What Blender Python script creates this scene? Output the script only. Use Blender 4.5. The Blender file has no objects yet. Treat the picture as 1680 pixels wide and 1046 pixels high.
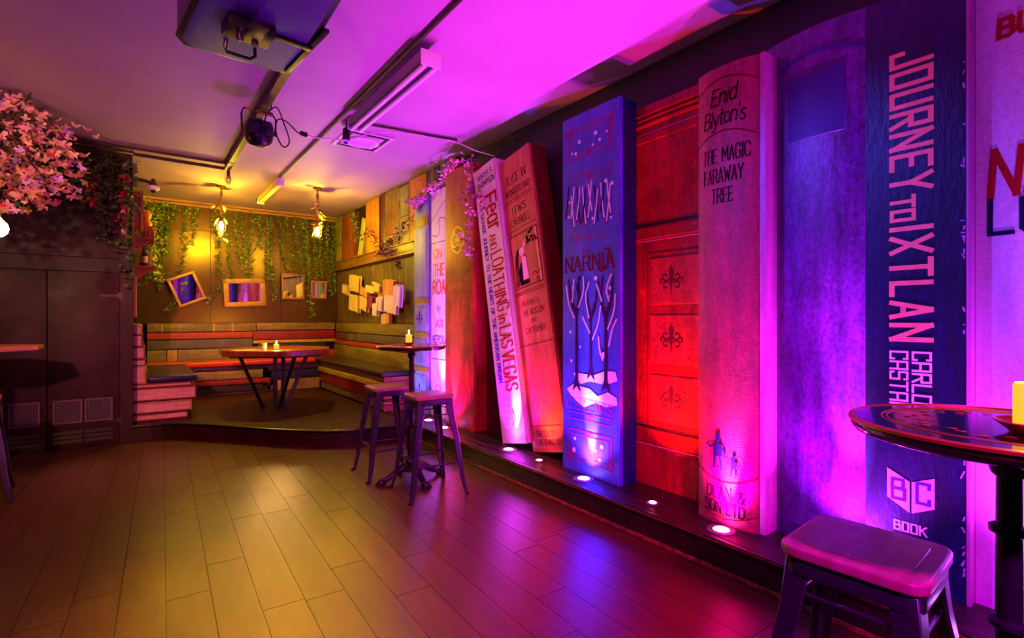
import bpy, bmesh, math, random
from mathutils import Vector, Matrix, Euler
random.seed(7)
D = bpy.data; C = bpy.context.scene.collection; S = bpy.context.scene
PI = math.pi; sin = math.sin; cos = math.cos
# ------------------------------------------------------------------ camera, world, exposure
ANG = math.atan(615/841.0)
cam = D.objects.new('camera', D.cameras.new('camera')); C.objects.link(cam)
cam.location = (0, 0, 1.35); cam.rotation_euler = (PI/2, 0, -ANG)
cam.data.sensor_width = 36.0; cam.data.lens = 36.0*841/1680; cam.data.shift_y = -2/1680.0
cam.data.clip_start = 0.05
S.camera = cam
S.view_settings.view_transform = 'Standard'; S.view_settings.look = 'None'
S.view_settings.exposure = 1.05; S.view_settings.gamma = 1.0; S.view_settings.use_curve_mapping = False
w = D.worlds.new('world'); S.world = w; w.use_nodes = True
w.node_tree.nodes['Background'].inputs[0].default_value = (0.008, 0.002, 0.008, 1)
w.node_tree.nodes['Background'].inputs[1].default_value = 1.0

def spot(name, loc, to, col, power, deg=100, blend=1.0, size=0.03):
    l = D.lights.new(name, 'SPOT'); l.color = col; l.energy = power; l.spot_size = math.radians(deg)
    l.spot_blend = blend; l.shadow_soft_size = size
    o = D.objects.new(name, l); C.objects.link(o); o.location = loc
    o.rotation_euler = (Vector(to)-Vector(loc)).to_track_quat('-Z', 'Y').to_euler(); return o
def point(name, loc, col, power, size=0.03):
    l = D.lights.new(name, 'POINT'); l.color = col; l.energy = power; l.shadow_soft_size = size
    o = D.objects.new(name, l); C.objects.link(o); o.location = loc; return o
MAG = (1.0, 0.015, 0.50); VIO = (0.50, 0.03, 1.0); PUR = (0.62, 0.02, 1.0); BLU = (0.10, 0.06, 1.0); RED = (1.0, 0.02, 0.01); YEL = (1.0, 0.68, 0.01); AMB = (1.0, 0.42, 0.08)
# uplight beams: (x, y, colour, watts, cone)  -- the fittings are built further down
UPL = [(2.63, 4.82, (.85, .0, .62), 60, 'wide'), (2.66, 3.69, (.58, .01, 1.0), 90, 'wide'), (2.66, 3.26, (1.0, .10, .04), 60, 'small'), (2.62, 2.70, (.16, .04, 1.0), 120, 'wide'),
       (2.63, 2.09, RED, 110, 'small'), (2.60, 1.60, (.85, .0, .80), 90, 'wide'), (2.63, 1.02, (.60, .03, 1.0), 120, 'wide'), (2.60, 0.22, (.50, .05, 1.0), 115, 'wide'),
       (2.68, 5.28, (.60, .03, 1.0), 100, 'wide'), (2.70, 5.82, (.25, .18, 1.0), 28, 'small')]
for i, (x, y, c, p, k) in enumerate(UPL):
    if k == 'wide': spot('uplight_core', (x+.01, y, .20), (x+.10, y, .62), tuple(min(1, .85*q+.09) for q in c), p*4.2, 26, 1.0, .015)
    spot('uplight_beam', (x, y, .205), (x+.16, y, 3.0), c, p*1.3, 112 if k == 'wide' else 90, 1.0, .03)
# unseen wash lights added around the camera to colour the room
spot('unseen_wash', (-1.6, -1.2, 3.0), (2.3, 7.0, .9), (1.0, .16, .22), 330, 62, 1.0, .1)
spot('unseen_wash', (.2, -1.6, 3.0), (1.53, .45, .8), (.80, .0, 1.0), 560, 46, 1.0, .1)
spot('unseen_wash', (-1.5, -1.0, 2.9), (.35, 7.2, .55), (1.0, .30, .22), 420, 24, 1.0, .06)
spot('unseen_wash', (.6, .2, 3.1), (1.65, 2.7, 0), (1.0, .0, .75), 380, 54, 1.0, .1)
spot('unseen_wash', (.87, 2.2, 3.05), (2.8, 1.1, 1.3), (.10, .08, 1.0), 170, 55, 1.0, .05)  # blue wash, inferred from the streak down the purple spine
spot('unseen_wash', (-1.2, .4, .3), (-.2, 3.6, 3.2), (.62, .0, .8), 75, 100, 1.0, .1)
spot('unseen_wash', (-2.6, 1.0, 3.0), (-.75, 6.0, 2.65), (1.0, .48, .34), 280, 30, 1.0, .08)
spot('unseen_wash', (-2.2, 2.2, 3.0), (-1.2, 4.0, .2), (1.0, .32, .08), 50, 110, 1.0, .15)
spot('stage_lamp_beam', (.80, 4.60, 2.84), (.50, 2.6, 0), (1.0, .38, .0), 300, 40, 1.0, .05)
point('pendant_glow', (.954, 8.226, 2.63), YEL, 420, .035)
point('pendant_glow', (2.075, 7.532, 2.57), YEL, 420, .035)
point('globe_glow', (-.86, 5.45, 2.03), AMB, 75, .07)

# ------------------------------------------------------------------ materials
def rgb(h):
    h = h.lstrip('#'); v = [int(h[i:i+2], 16)/255 for i in (0, 2, 4)]
    return tuple((c/12.92 if c <= .04045 else ((c+.055)/1.055)**2.4) for c in v)+(1,)
MATS = {}
def mat(name, col, rough=.6, metal=0, col2=None, nscale=6, stretch=(1, 1, 1), amount=.5, bump=0, bscale=40, emit=0, ecol=None, spec=.5, col3=None, s3=30, t3=(.62, .68), coat=0, rvar=0, contrast=(.35, .65), trans=0, crough=.12, stint=None, grunge=0, bstretch=(1, 1, 1), bdist=.01):
    if name in MATS: return MATS[name]
    m = D.materials.new(name); m.use_nodes = True; nt = m.node_tree; N = nt.nodes; L = nt.links
    b = N['Principled BSDF']
    c = rgb(col) if isinstance(col, str) else tuple(col)+(1,)
    b.inputs['Roughness'].default_value = rough; b.inputs['Metallic'].default_value = metal
    b.inputs['Specular IOR Level'].default_value = spec; b.inputs['Coat Weight'].default_value = coat
    b.inputs['Coat Roughness'].default_value = crough
    b.inputs['Base Color'].default_value = c
    if stint: b.inputs['Specular Tint'].default_value = tuple(q*2.2 for q in stint)+(1,)
    if trans: b.inputs['Transmission Weight'].default_value = trans
    tc = N.new('ShaderNodeTexCoord')
    def noise(scale, st, det=5):
        mp = N.new('ShaderNodeMapping'); mp.inputs['Scale'].default_value = st; L.new(tc.outputs['Object'], mp.inputs[0])
        n = N.new('ShaderNodeTexNoise'); n.inputs['Scale'].default_value = scale; n.inputs['Detail'].default_value = det; n.inputs['Roughness'].default_value = .6
        L.new(mp.outputs[0], n.inputs['Vector']); return n
    def ramp(n, lo, hi):
        r = N.new('ShaderNodeMapRange'); r.inputs[1].default_value = lo; r.inputs[2].default_value = hi; r.clamp = True
        L.new(n.outputs[0], r.inputs[0]); return r
    last = None
    if col2:
        n = noise(nscale, stretch); r = ramp(n, *contrast)
        mu = N.new('ShaderNodeMath'); mu.operation = 'MULTIPLY'; mu.inputs[1].default_value = amount; L.new(r.outputs[0], mu.inputs[0])
        mx = N.new('ShaderNodeMix'); mx.data_type = 'RGBA'; mx.inputs[6].default_value = c; mx.inputs[7].default_value = rgb(col2)
        L.new(mu.outputs[0], mx.inputs[0]); last = mx.outputs[2]
    if col3:
        n = noise(s3, stretch); r = ramp(n, *t3)
        mx = N.new('ShaderNodeMix'); mx.data_type = 'RGBA'; mx.inputs[7].default_value = rgb(col3)
        if last: L.new(last, mx.inputs[6])
        else: mx.inputs[6].default_value = c
        L.new(r.outputs[0], mx.inputs[0]); last = mx.outputs[2]
    if grunge:
        n1 = noise(9, (2.2, 2.2, .35), 8); n2 = noise(60, (1, 1, .6), 8); n3 = noise(1.6, (1, 1, 1), 3)
        acc = None
        for n_, lo, hi, g in ((n1, .32, .68, grunge), (n2, .35, .65, grunge*.8), (n3, .35, .65, grunge*.7)):
            r = ramp(n_, lo, hi); r.inputs[3].default_value = 1-g; r.inputs[4].default_value = 1+g*.35
            if acc is None: acc = r.outputs[0]
            else:
                mm = N.new('ShaderNodeMath'); mm.operation = 'MULTIPLY'; L.new(acc, mm.inputs[0]); L.new(r.outputs[0], mm.inputs[1]); acc = mm.outputs[0]
        vm = N.new('ShaderNodeVectorMath'); vm.operation = 'SCALE'
        if last: L.new(last, vm.inputs[0])
        else: vm.inputs[0].default_value = c[:3]
        L.new(acc, vm.inputs['Scale']); last = vm.outputs[0]
    if last: L.new(last, b.inputs['Base Color'])
    if bump:
        n = noise(bscale, bstretch if bstretch != (1, 1, 1) else stretch); bp = N.new('ShaderNodeBump'); bp.inputs['Strength'].default_value = bump; bp.inputs['Distance'].default_value = bdist
        L.new(n.outputs[0], bp.inputs['Height']); L.new(bp.outputs[0], b.inputs['Normal'])
    if rvar:
        n = noise(3, (1, 1, 1)); r = ramp(n, .3, .7); r.inputs[3].default_value = max(0, rough-rvar); r.inputs[4].default_value = min(1, rough+rvar)
        L.new(r.outputs[0], b.inputs['Roughness'])
    if emit:
        b.inputs['Emission Color'].default_value = (tuple(ecol)+(1,)) if ecol else c
        b.inputs['Emission Strength'].default_value = emit
    MATS[name] = m; return m

# ------------------------------------------------------------------ mesh helpers
class MB:
    def __init__(s): s.v = []; s.f = []
    def add(s, vs, fs):
        k = len(s.v); s.v += [tuple(p) for p in vs]; s.f += [tuple(k+i for i in f) for f in fs]; return s
    def box(s, x0, x1, y0, y1, z0, z1, M=None):
        vs = [(x0, y0, z0), (x1, y0, z0), (x1, y1, z0), (x0, y1, z0), (x0, y0, z1), (x1, y0, z1), (x1, y1, z1), (x0, y1, z1)]
        if M: vs = [M @ Vector(p) for p in vs]
        return s.add(vs, [(3, 2, 1, 0), (4, 5, 6, 7), (0, 1, 5, 4), (1, 2, 6, 5), (2, 3, 7, 6), (3, 0, 4, 7)])
    def prism(s, poly, a0, a1, axis='z', M=None, taper=1.0):
        n = len(poly)
        def P(p, a, k):
            x, y = p[0]*k, p[1]*k
            q = {'z': (x, y, a), 'x': (a, x, y), 'y': (x, a, y)}[axis]
            return M @ Vector(q) if M else q
        vs = [P(p, a0, 1) for p in poly]+[P(p, a1, taper) for p in poly]
        fs = [tuple(range(n-1, -1, -1)), tuple(range(n, 2*n))]+[(i, (i+1) % n, n+(i+1) % n, n+i) for i in range(n)]
        return s.add(vs, fs)
    def tube(s, pts, r, n=8, cap=True):
        pts = [Vector(p) for p in pts]; rs = r if isinstance(r, (list, tuple)) else [r]*len(pts)
        vs = []; prev = None
        for i, p in enumerate(pts):
            t = (pts[min(i+1, len(pts)-1)]-pts[max(i-1, 0)]).normalized()
            if prev is None:
                a = Vector((0, 0, 1)) if abs(t.z) < .9 else Vector((1, 0, 0)); u = t.cross(a).normalized()
            else: u = (prev-t*prev.dot(t)).normalized()
            prev = u; v = t.cross(u)
            vs += [p+(u*cos(2*PI*k/n)+v*sin(2*PI*k/n))*rs[i] for k in range(n)]
        fs = [(i*n+k, i*n+(k+1) % n, (i+1)*n+(k+1) % n, (i+1)*n+k) for i in range(len(pts)-1) for k in range(n)]
        if cap: fs += [tuple(range(n-1, -1, -1)), tuple(range((len(pts)-1)*n, len(pts)*n))]
        return s.add(vs, fs)
    def lathe(s, prof, c=(0, 0, 0), n=24, M=None, ring=False):
        if ring: prof = list(prof)+[prof[0]]
        vs = []
        for (r, z) in prof:
            for k in range(n):
                q = Vector((c[0]+r*cos(2*PI*k/n), c[1]+r*sin(2*PI*k/n), c[2]+z)); vs.append(M @ q if M else q)
        fs = [(i*n+k, i*n+(k+1) % n, (i+1)*n+(k+1) % n, (i+1)*n+k) for i in range(len(prof)-1) for k in range(n)]
        if not ring: fs += [tuple(range(n-1, -1, -1)), tuple(range((len(prof)-1)*n, len(prof)*n))]
        return s.add(vs, fs)
    def build(s, name, m, parent=None, smooth=False, bevel=0, seg=2):
        me = D.meshes.new(name); me.from_pydata([tuple(p) for p in s.v], [], s.f); me.update()
        if bevel or smooth is None:
            pass
        bm = bmesh.new(); bm.from_mesh(me); bmesh.ops.recalc_face_normals(bm, faces=bm.faces)
        if bevel:
            es = [e for e in bm.edges if len(e.link_faces) == 2 and e.calc_face_angle() > .5]
            bmesh.ops.bevel(bm, geom=es, offset=bevel, segments=seg, affect='EDGES', profile=.6, clamp_overlap=True)
        bm.to_mesh(me); bm.free()
        if smooth or bevel:
            for p in me.polygons: p.use_smooth = True
            try: me.set_sharp_from_angle(angle=math.radians(38))
            except Exception: pass
        o = D.objects.new(name, me); C.objects.link(o)
        for mm in (m if isinstance(m, (list, tuple)) else [m]): me.materials.append(mm)
        if parent: o.parent = parent
        return o
def tag(o, label, cat, group=None, kind=None):
    o['label'] = label; o['category'] = cat
    if group: o['group'] = group
    if kind: o['kind'] = kind
    return o
def thing(name, label, cat, loc=(0, 0, 0), rot=(0, 0, 0), group=None):
    o = D.objects.new(name, None); C.objects.link(o); o.location = loc
    o.rotation_euler = rot if isinstance(rot, (tuple, list)) else (0, 0, rot)
    o.empty_display_size = .1; return tag(o, label, cat, group)
def struct(o): o['kind'] = 'structure'; return o
def kids(o): return [c for c in D.objects if c.parent == o]
def copy_tree(o, parent=None):
    c = o.copy(); C.objects.link(c); c.parent = parent
    for ch in kids(o): copy_tree(ch, c)
    return c
def inst(o, name, loc=None, rot=None, scale=None, parent=None, m=None):
    c = D.objects.new(name, o.data); C.objects.link(c); c.parent = parent
    if loc is not None: c.location = loc
    if rot is not None: c.rotation_euler = rot
    if scale is not None: c.scale = scale
    if m: c.material_slots[0].link = 'OBJECT'; c.material_slots[0].material = m
    return c
def rrect(hw, hh, r, n=4):
    out = []
    for cx, cy, a in ((hw-r, hh-r, 0), (-hw+r, hh-r, 90), (-hw+r, -hh+r, 180), (hw-r, -hh+r, 270)):
        for i in range(n+1):
            t = math.radians(a+90*i/n); out.append((cx+r*cos(t), cy+r*sin(t)))
    return out

# ------------------------------------------------------------------ stroke lettering
G = {
'A': (4, [[(0, 0), (2, 6), (4, 0)], [(.8, 2.1), (3.2, 2.1)]]), 'B': (4, [[(0, 0), (0, 6), (2.8, 6), (3.6, 5.3), (3.6, 3.9), (2.8, 3.1), (0, 3.1)], [(2.8, 3.1), (4, 2.3), (4, .8), (3, 0), (0, 0)]]),
'C': (4, [[(4, 4.8), (3.1, 6), (1, 6), (0, 4.9), (0, 1.1), (1, 0), (3.1, 0), (4, 1.2)]]), 'D': (4, [[(0, 0), (0, 6), (2.7, 6), (4, 4.7), (4, 1.3), (2.7, 0), (0, 0)]]),
'E': (3.6, [[(3.6, 6), (0, 6), (0, 0), (3.6, 0)], [(0, 3.1), (2.8, 3.1)]]), 'F': (3.4, [[(3.4, 6), (0, 6), (0, 0)], [(0, 3.1), (2.6, 3.1)]]),
'G': (4, [[(4, 4.8), (3.1, 6), (1, 6), (0, 4.9), (0, 1.1), (1, 0), (3.1, 0), (4, 1.1), (4, 2.8), (2.4, 2.8)]]), 'H': (4, [[(0, 0), (0, 6)], [(4, 0), (4, 6)], [(0, 3.1), (4, 3.1)]]),
'I': (.6, [[(.3, 0), (.3, 6)]]), 'J': (3, [[(3, 6), (3, 1), (2.2, 0), (.9, 0), (0, 1)]]), 'K': (4, [[(0, 0), (0, 6)], [(3.8, 6), (0, 2.6)], [(1.2, 3.6), (4, 0)]]),
'L': (3.2, [[(0, 6), (0, 0), (3.2, 0)]]), 'M': (5, [[(0, 0), (0, 6), (2.5, 2), (5, 6), (5, 0)]]), 'N': (4, [[(0, 0), (0, 6), (4, 0), (4, 6)]]),
'O': (4.2, [[(1.1, 0), (0, 1.2), (0, 4.8), (1.1, 6), (3.1, 6), (4.2, 4.8), (4.2, 1.2), (3.1, 0), (1.1, 0)]]), 'P': (3.8, [[(0, 0), (0, 6), (2.8, 6), (3.8, 5.1), (3.8, 3.7), (2.8, 2.8), (0, 2.8)]]),
'R': (4, [[(0, 0), (0, 6), (2.8, 6), (3.8, 5.1), (3.8, 3.8), (2.8, 3), (0, 3)], [(2.2, 3), (4, 0)]]), 'S': (3.8, [[(3.7, 5), (2.9, 6), (.9, 6), (0, 5.1), (0, 4), (.9, 3.2), (2.9, 2.8), (3.8, 2), (3.8, .9), (2.9, 0), (.9, 0), (0, 1)]]),
'T': (4, [[(0, 6), (4, 6)], [(2, 6), (2, 0)]]), 'U': (4, [[(0, 6), (0, 1.1), (1, 0), (3, 0), (4, 1.1), (4, 6)]]), 'V': (4, [[(0, 6), (2, 0), (4, 6)]]), 'W': (5.6, [[(0, 6), (1.3, 0), (2.8, 4.6), (4.3, 0), (5.6, 6)]]),
'X': (4, [[(0, 0), (4, 6)], [(0, 6), (4, 0)]]), 'Y': (4, [[(0, 6), (2, 3), (4, 6)], [(2, 3), (2, 0)]]), '&': (4.4, [[(4.4, 0), (.9, 4.6), (1.2, 5.7), (2.3, 6), (3, 5.2), (2.4, 4), (.2, 2), (.2, .8), (1.2, 0), (2.8, .2), (4.2, 2.4)]]),
'.': (.6, [[(.2, 0), (.5, 0)]]), "'": (.5, [[(.3, 6.2), (.1, 5)]]), ',': (.6, [[(.4, .3), (.1, -.8)]]), ' ': (2.4, []),
'a': (3, [[(3, 3.2), (2.1, 4), (.9, 4), (0, 3), (0, 1), (.9, 0), (2, 0), (3, 1)], [(3, 4), (3, 0)]]), 'b': (3, [[(0, 6), (0, 0)], [(0, 3), (.9, 4), (2.1, 4), (3, 3), (3, 1), (2.1, 0), (.9, 0), (0, 1)]]),
'c': (2.8, [[(2.8, 3.2), (2, 4), (.9, 4), (0, 3), (0, 1), (.9, 0), (2, 0), (2.8, .8)]]), 'd': (3, [[(3, 6), (3, 0)], [(3, 3), (2.1, 4), (.9, 4), (0, 3), (0, 1), (.9, 0), (2.1, 0), (3, 1)]]),
'e': (3, [[(0, 2.1), (3, 2.1), (3, 3), (2.1, 4), (.9, 4), (0, 3), (0, 1), (.9, 0), (2.9, .3)]]), 'i': (.6, [[(.3, 4), (.3, 0)], [(.3, 5.2), (.3, 5.6)]]), 'l': (.6, [[(.3, 6), (.3, 0)]]),
'm': (4.6, [[(0, 4), (0, 0)], [(0, 3.2), (.9, 4), (2, 4), (2.3, 3.2), (2.3, 0)], [(2.3, 3.2), (3.2, 4), (4.2, 4), (4.6, 3.2), (4.6, 0)]]),
'n': (3, [[(0, 4), (0, 0)], [(0, 3), (1, 4), (2.2, 4), (3, 3), (3, 0)]]), 'o': (3, [[(.9, 0), (0, 1), (0, 3), (.9, 4), (2.1, 4), (3, 3), (3, 1), (2.1, 0), (.9, 0)]]),
'r': (2, [[(0, 4), (0, 0)], [(0, 2.8), (.9, 4), (2, 4)]]), 's': (2.6, [[(2.5, 3.4), (1.8, 4), (.8, 4), (0, 3.2), (.8, 2.3), (1.9, 1.8), (2.6, .9), (1.8, 0), (.7, 0), (0, .6)]]),
't': (2.2, [[(.9, 5.6), (.9, .8), (1.5, 0), (2.2, 0)], [(0, 4), (2.1, 4)]]), 'u': (3, [[(0, 4), (0, 1), (.9, 0), (2, 0), (3, 1)], [(3, 4), (3, 0)]]), 'y': (3, [[(0, 4), (1.5, .4)], [(3, 4), (1, -1.8), (0, -2)]]),
}
SQ = {'J': (3.4, [[(3.4, 6), (3.4, 0), (0, 0), (0, 1.7)]]), 'O': (3.6, [[(0, 0), (0, 6), (3.6, 6), (3.6, 0), (0, 0)]]), 'U': (3.6, [[(0, 6), (0, 0), (3.6, 0), (3.6, 6)]]),
'R': (3.6, [[(0, 0), (0, 6), (3.6, 6), (3.6, 3), (0, 3)], [(1.6, 3), (3.6, 0)]]), 'C': (3.4, [[(3.4, 4.8), (3.4, 6), (0, 6), (0, 0), (3.4, 0), (3.4, 1.2)]]), 'S': (3.4, [[(3.4, 5), (3.4, 6), (0, 6), (0, 3.1), (3.4, 3.1), (3.4, 0), (0, 0), (0, 1)]]),
'A': (3.6, [[(0, 0), (0, 6), (3.6, 6), (3.6, 0)], [(0, 2.6), (3.6, 2.6)]]), 'D': (3.6, [[(0, 0), (0, 6), (3, 6), (3.6, 5.2), (3.6, .8), (3, 0), (0, 0)]]), 'B': (3.6, [[(0, 0), (0, 6), (3.2, 6), (3.2, 3.2), (0, 3.2)], [(3.2, 3.1), (3.6, 3.1), (3.6, 0), (0, 0)]])}
SQA = dict(SQ); SQA['A'] = (4, [[(0, 0), (1.9, 6), (2.1, 6), (4, 0)], [(.7, 1.8), (3.3, 1.8)]])
def stroke(mb, P, pts, t, off, wave=0, cap=.5, sub=.02, closed=False):
    """flat stroke along (u,v) points on the surface P(u,v,off)"""
    for (a, b) in zip(pts[:-1], pts[1:]):
        a = Vector(a); b = Vector(b); d = b-a; Ln = d.length
        if Ln < 1e-6: continue
        d /= Ln; nn = Vector((-d.y, d.x)); k = max(1, int(Ln/sub))
        A = a-d*t*cap; B = b+d*t*cap; vs = []
        for i in range(k+1):
            q = A.lerp(B, i/k); vs += [P(*(q+nn*t/2), off), P(*(q-nn*t/2), off)]
        mb.add(vs, [(2*i, 2*i+2, 2*i+3, 2*i+1) for i in range(k)])
def text_width(s, gl, gap): return sum(gl.get(c, G[c])[0] for c in s)+gap*(len(s)-1)
def text(P, s, u, v, h, width=None, t=.9, m=None, parent=None, name='lettering', gl=None, gap=1.5, d=(1, 0), e=(0, 1), off=.004, serif=0, slant=0, jit=0, align='c', seed=1, thin=None):
    """s centred at (u,v) [v = baseline], cap height h, squeezed to width; d = reading direction, e = letter-up direction"""
    gl = gl or G; rnd = random.Random(seed); d = Vector(d); e = Vector(e); W = text_width(s, gl, gap)
    kk = 0; sy = h/6.0; sx = (width/W) if width else sy; mb = MB(); x = {'c': -W/2, 'l': 0}[align]; o0 = Vector((u, v))
    for c in s:
        gw, st = gl.get(c, G[c]); jy = rnd.uniform(-jit, jit); js = 1+rnd.uniform(-jit, jit)*.15
        for pl in st:
            q = [o0+d*((x+px_+slant*py_/6)*sx)+e*((py_*js+jy)*sy) for px_, py_ in pl]
            if jit: q = [p+Vector((rnd.uniform(-1, 1), rnd.uniform(-1, 1)))*jit*.12*sy for p in q]
            for i in range(len(q)-1):
                dd = (q[i+1]-q[i]); vert = abs(dd.dot(e)) > abs(dd.dot(d))*.6
                tt = t*min(sx, sy) if thin is None else (t if vert else thin)*min(sx, sy)
                kk += 1
                stroke(mb, P, q[i:i+2], tt, off+.00002*kk)
            if serif:
                for k_, (pt, nb) in enumerate(((q[0], q[1]), (q[-1], q[-2]))):
                    if abs((nb-pt).dot(e)) > .5*abs((nb-pt).dot(d)):
                        stroke(mb, P, [pt-d*serif*sx, pt+d*serif*sx], t*.45*min(sx, sy), off+.0003)
        x += gw+gap
    o = mb.build(name, m, parent); return o
def disc(mb, P, u, v, r, off, n=10, ry=None):
    ry = ry or r; mb.add([P(u+r*cos(2*PI*k/n), v+ry*sin(2*PI*k/n), off) for k in range(n)], [tuple(range(n))])
def poly(mb, P, pts, off): mb.add([P(a, b, off) for a, b in pts], [tuple(range(len(pts)))])
def curl(cu, cv, r, a0, a1, n=10, r1=None):
    r1 = r if r1 is None else r1
    return [(cu+(r+(r1-r)*i/n)*cos(math.radians(a0+(a1-a0)*i/n)), cv+(r+(r1-r)*i/n)*sin(math.radians(a0+(a1-a0)*i/n))) for i in range(n+1)]
def fleur(mb, P, u, v, s, off=.004):
    disc(mb, P, u, v, s*.16, off, 8); poly(mb, P, [(u-s*.14, v+s*.15), (u+s*.14, v+s*.15), (u+s*.2, v+s*.6), (u, v+s), (u-s*.2, v+s*.6)], off)
    poly(mb, P, [(u-s*.1, v-s*.15), (u+s*.1, v-s*.15), (u, v-s)], off)
    for g in (-1, 1):
        for (cu, cv, r, a0, a1, r1) in ((.42, .25, .3, -150, 150, .1), (.42, -.32, .28, 150, -140, .1), (.7, -.02, .2, 200, -60, .1)):
            stroke(mb, P, [(u+g*(p[0])*s, v+p[1]*s) for p in curl(cu, cv, r, a0, a1, 9, r1)], s*.09, off)

# ------------------------------------------------------------------ the setting
ZC = 3.2; WX = 3.03; BY = 9.6
m_ceil = mat('ceiling_paint', '#a886a6', .7, col2='#8e6c8c', nscale=1.2, amount=.5, bump=.08, bscale=6)
m_dark = mat('dark_wall', '#241a1c', .42, col2='#3a2a24', nscale=1.5, amount=.6, bump=.12, bscale=5, rvar=.08)
m_black = mat('black_wall', '#150c12', .6, col2='#2a2026', nscale=2, bump=.1, bscale=8)
m_plank = mat('floor_vinyl_planks', '#541f09', .33, col2='#341205', nscale=3, stretch=(9, 1, 1), amount=.8, bump=.16, bscale=130, bstretch=(1, 1, 1), bdist=.003, rvar=.03, spec=.9, grunge=0.12)
m_plank2 = mat('floor_vinyl_planks_dark', '#4c1b08', .34, col2='#2e1005', nscale=3, stretch=(9, 1, 1), amount=.8, bump=.16, bscale=130, bstretch=(1, 1, 1), bdist=.003, rvar=.03, spec=.9, grunge=0.12)
m_under = mat('floor_base', '#120a08', .8)
m_olive = mat('weathered_panel', '#8a7434', .55, col2='#3c3016', nscale=5, stretch=(6, 6, .5), amount=.8, bump=.3, bscale=12, contrast=(.3, .7), grunge=0.45)
fl = struct(MB().box(-4.2, 3.2, -3, 9.7, -.1, -.0121).build('floor', m_under))
# floor planks, laid along the room
pr = 1.9*PI/180
pk = MB().box(-.0908, .0908, -.6485, .6485, -.012, 0).build('plank', m_plank, fl)
first = True; rp = random.Random(4); cnt = 0
for i in range(-22, 15):
    o_ = rp.uniform(0, 1.3)
    for j in range(-1, 7):
        lx = .105+i*.184; ly = j*1.3+o_-.6
        X = lx*cos(pr)+ly*sin(pr); Y = -lx*sin(pr)+ly*cos(pr)
        if X > 2.56 or Y > 7.6 or Y < -.6: continue
        d_ = Vector((X, Y)); fw = X*sin(ANG)+Y*cos(ANG); rr = X*cos(ANG)-Y*sin(ANG)
        if fw < .9 or abs(rr) > fw*1.0+1.3: continue
        if X > 0 and Y > 8: continue
        m_ = m_plank if rp.random() < .6 else m_plank2
        if first: q = pk; first = False
        else: q = inst(pk, 'plank', parent=fl)
        q.location = (X, Y, 0); q.rotation_euler = (0, 0, -pr); q.material_slots[0].link = 'OBJECT'; q.material_slots[0].material = m_; cnt += 1
struct(MB().box(-4.2, 3.2, -3, 9.8, ZC, ZC+.1).build('ceiling', m_ceil))
wr = struct(MB().box(WX, WX+.1, -3, 9.8, 0, ZC).build('wall_right', m_black))
struct(MB().box(-4.2, 3.2, -3.1, -3, 0, ZC).build('wall_rear', m_dark))
struct(MB().box(-4.3, -4.2, -3, 9.8, 0, ZC).build('wall_left', m_dark))
wb = struct(MB().box(-.2, 3.2, BY+.012, BY+.1, 0, ZC).build('wall_back', m_black))
for (x0, x1) in ((-.03, .956), (.964, 2.012), (2.02, 3.03)):
    for (z0, z1) in ((1.25, 2.745), (2.753, 3.12)):
        MB().box(x0, x1, BY, BY+.012, z0, z1).build('panel', mat('gloss_dark_panel', '#20100a', .30, spec=1.0, stint=(1, .62, .12), col2='#120806', nscale=1.3, amount=.7, bump=.4, bscale=7, bdist=.003), wb)
tr = struct(MB().box(-.03, 3.0, BY-.03, BY, 3.12, 3.155).box(-.03, 3.0, BY-.045, BY, 3.165, 3.2).build('trim_1', mat('gold_trim', '#b5803a', .4, bump=.1), None))
# cabinet wall on the left (front at y = 7)
m_cab = mat('cabinet_paint', '#2c140c', .5, spec=.25, col2='#44220e', nscale=1.6, amount=.7, bump=.25, bscale=4, rvar=.08, bdist=.008, grunge=0.4)
struct(MB().box(-4.2, -.04, 7.02, 9.7, 0, 3.12).build('wall_alcove_side', m_cab))
struct(MB().box(-4.2, -.04, 6.99, 7.02, 1.99, 2.07).box(-4.2, -.04, 6.985, 7.02, 1.84, 1.855).build('trim_2', m_cab))
struct(MB().box(-.149, -.04, 6.985, 7.02, 0, 3.1).box(-4.2, -.04, 6.97, 7.03, 3.08, 3.13).build('trim_3', m_cab))
struct(MB().box(-.04, 0, 7.3, 7.36, 2.85, 3.12).build('trim_4', mat('pale_batten', '#a08a50', .6)))
m_grille = mat('wire_grille', '#77685e', .35, 1); m_vent = mat('vent_black', '#0c0809', .6)
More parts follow.
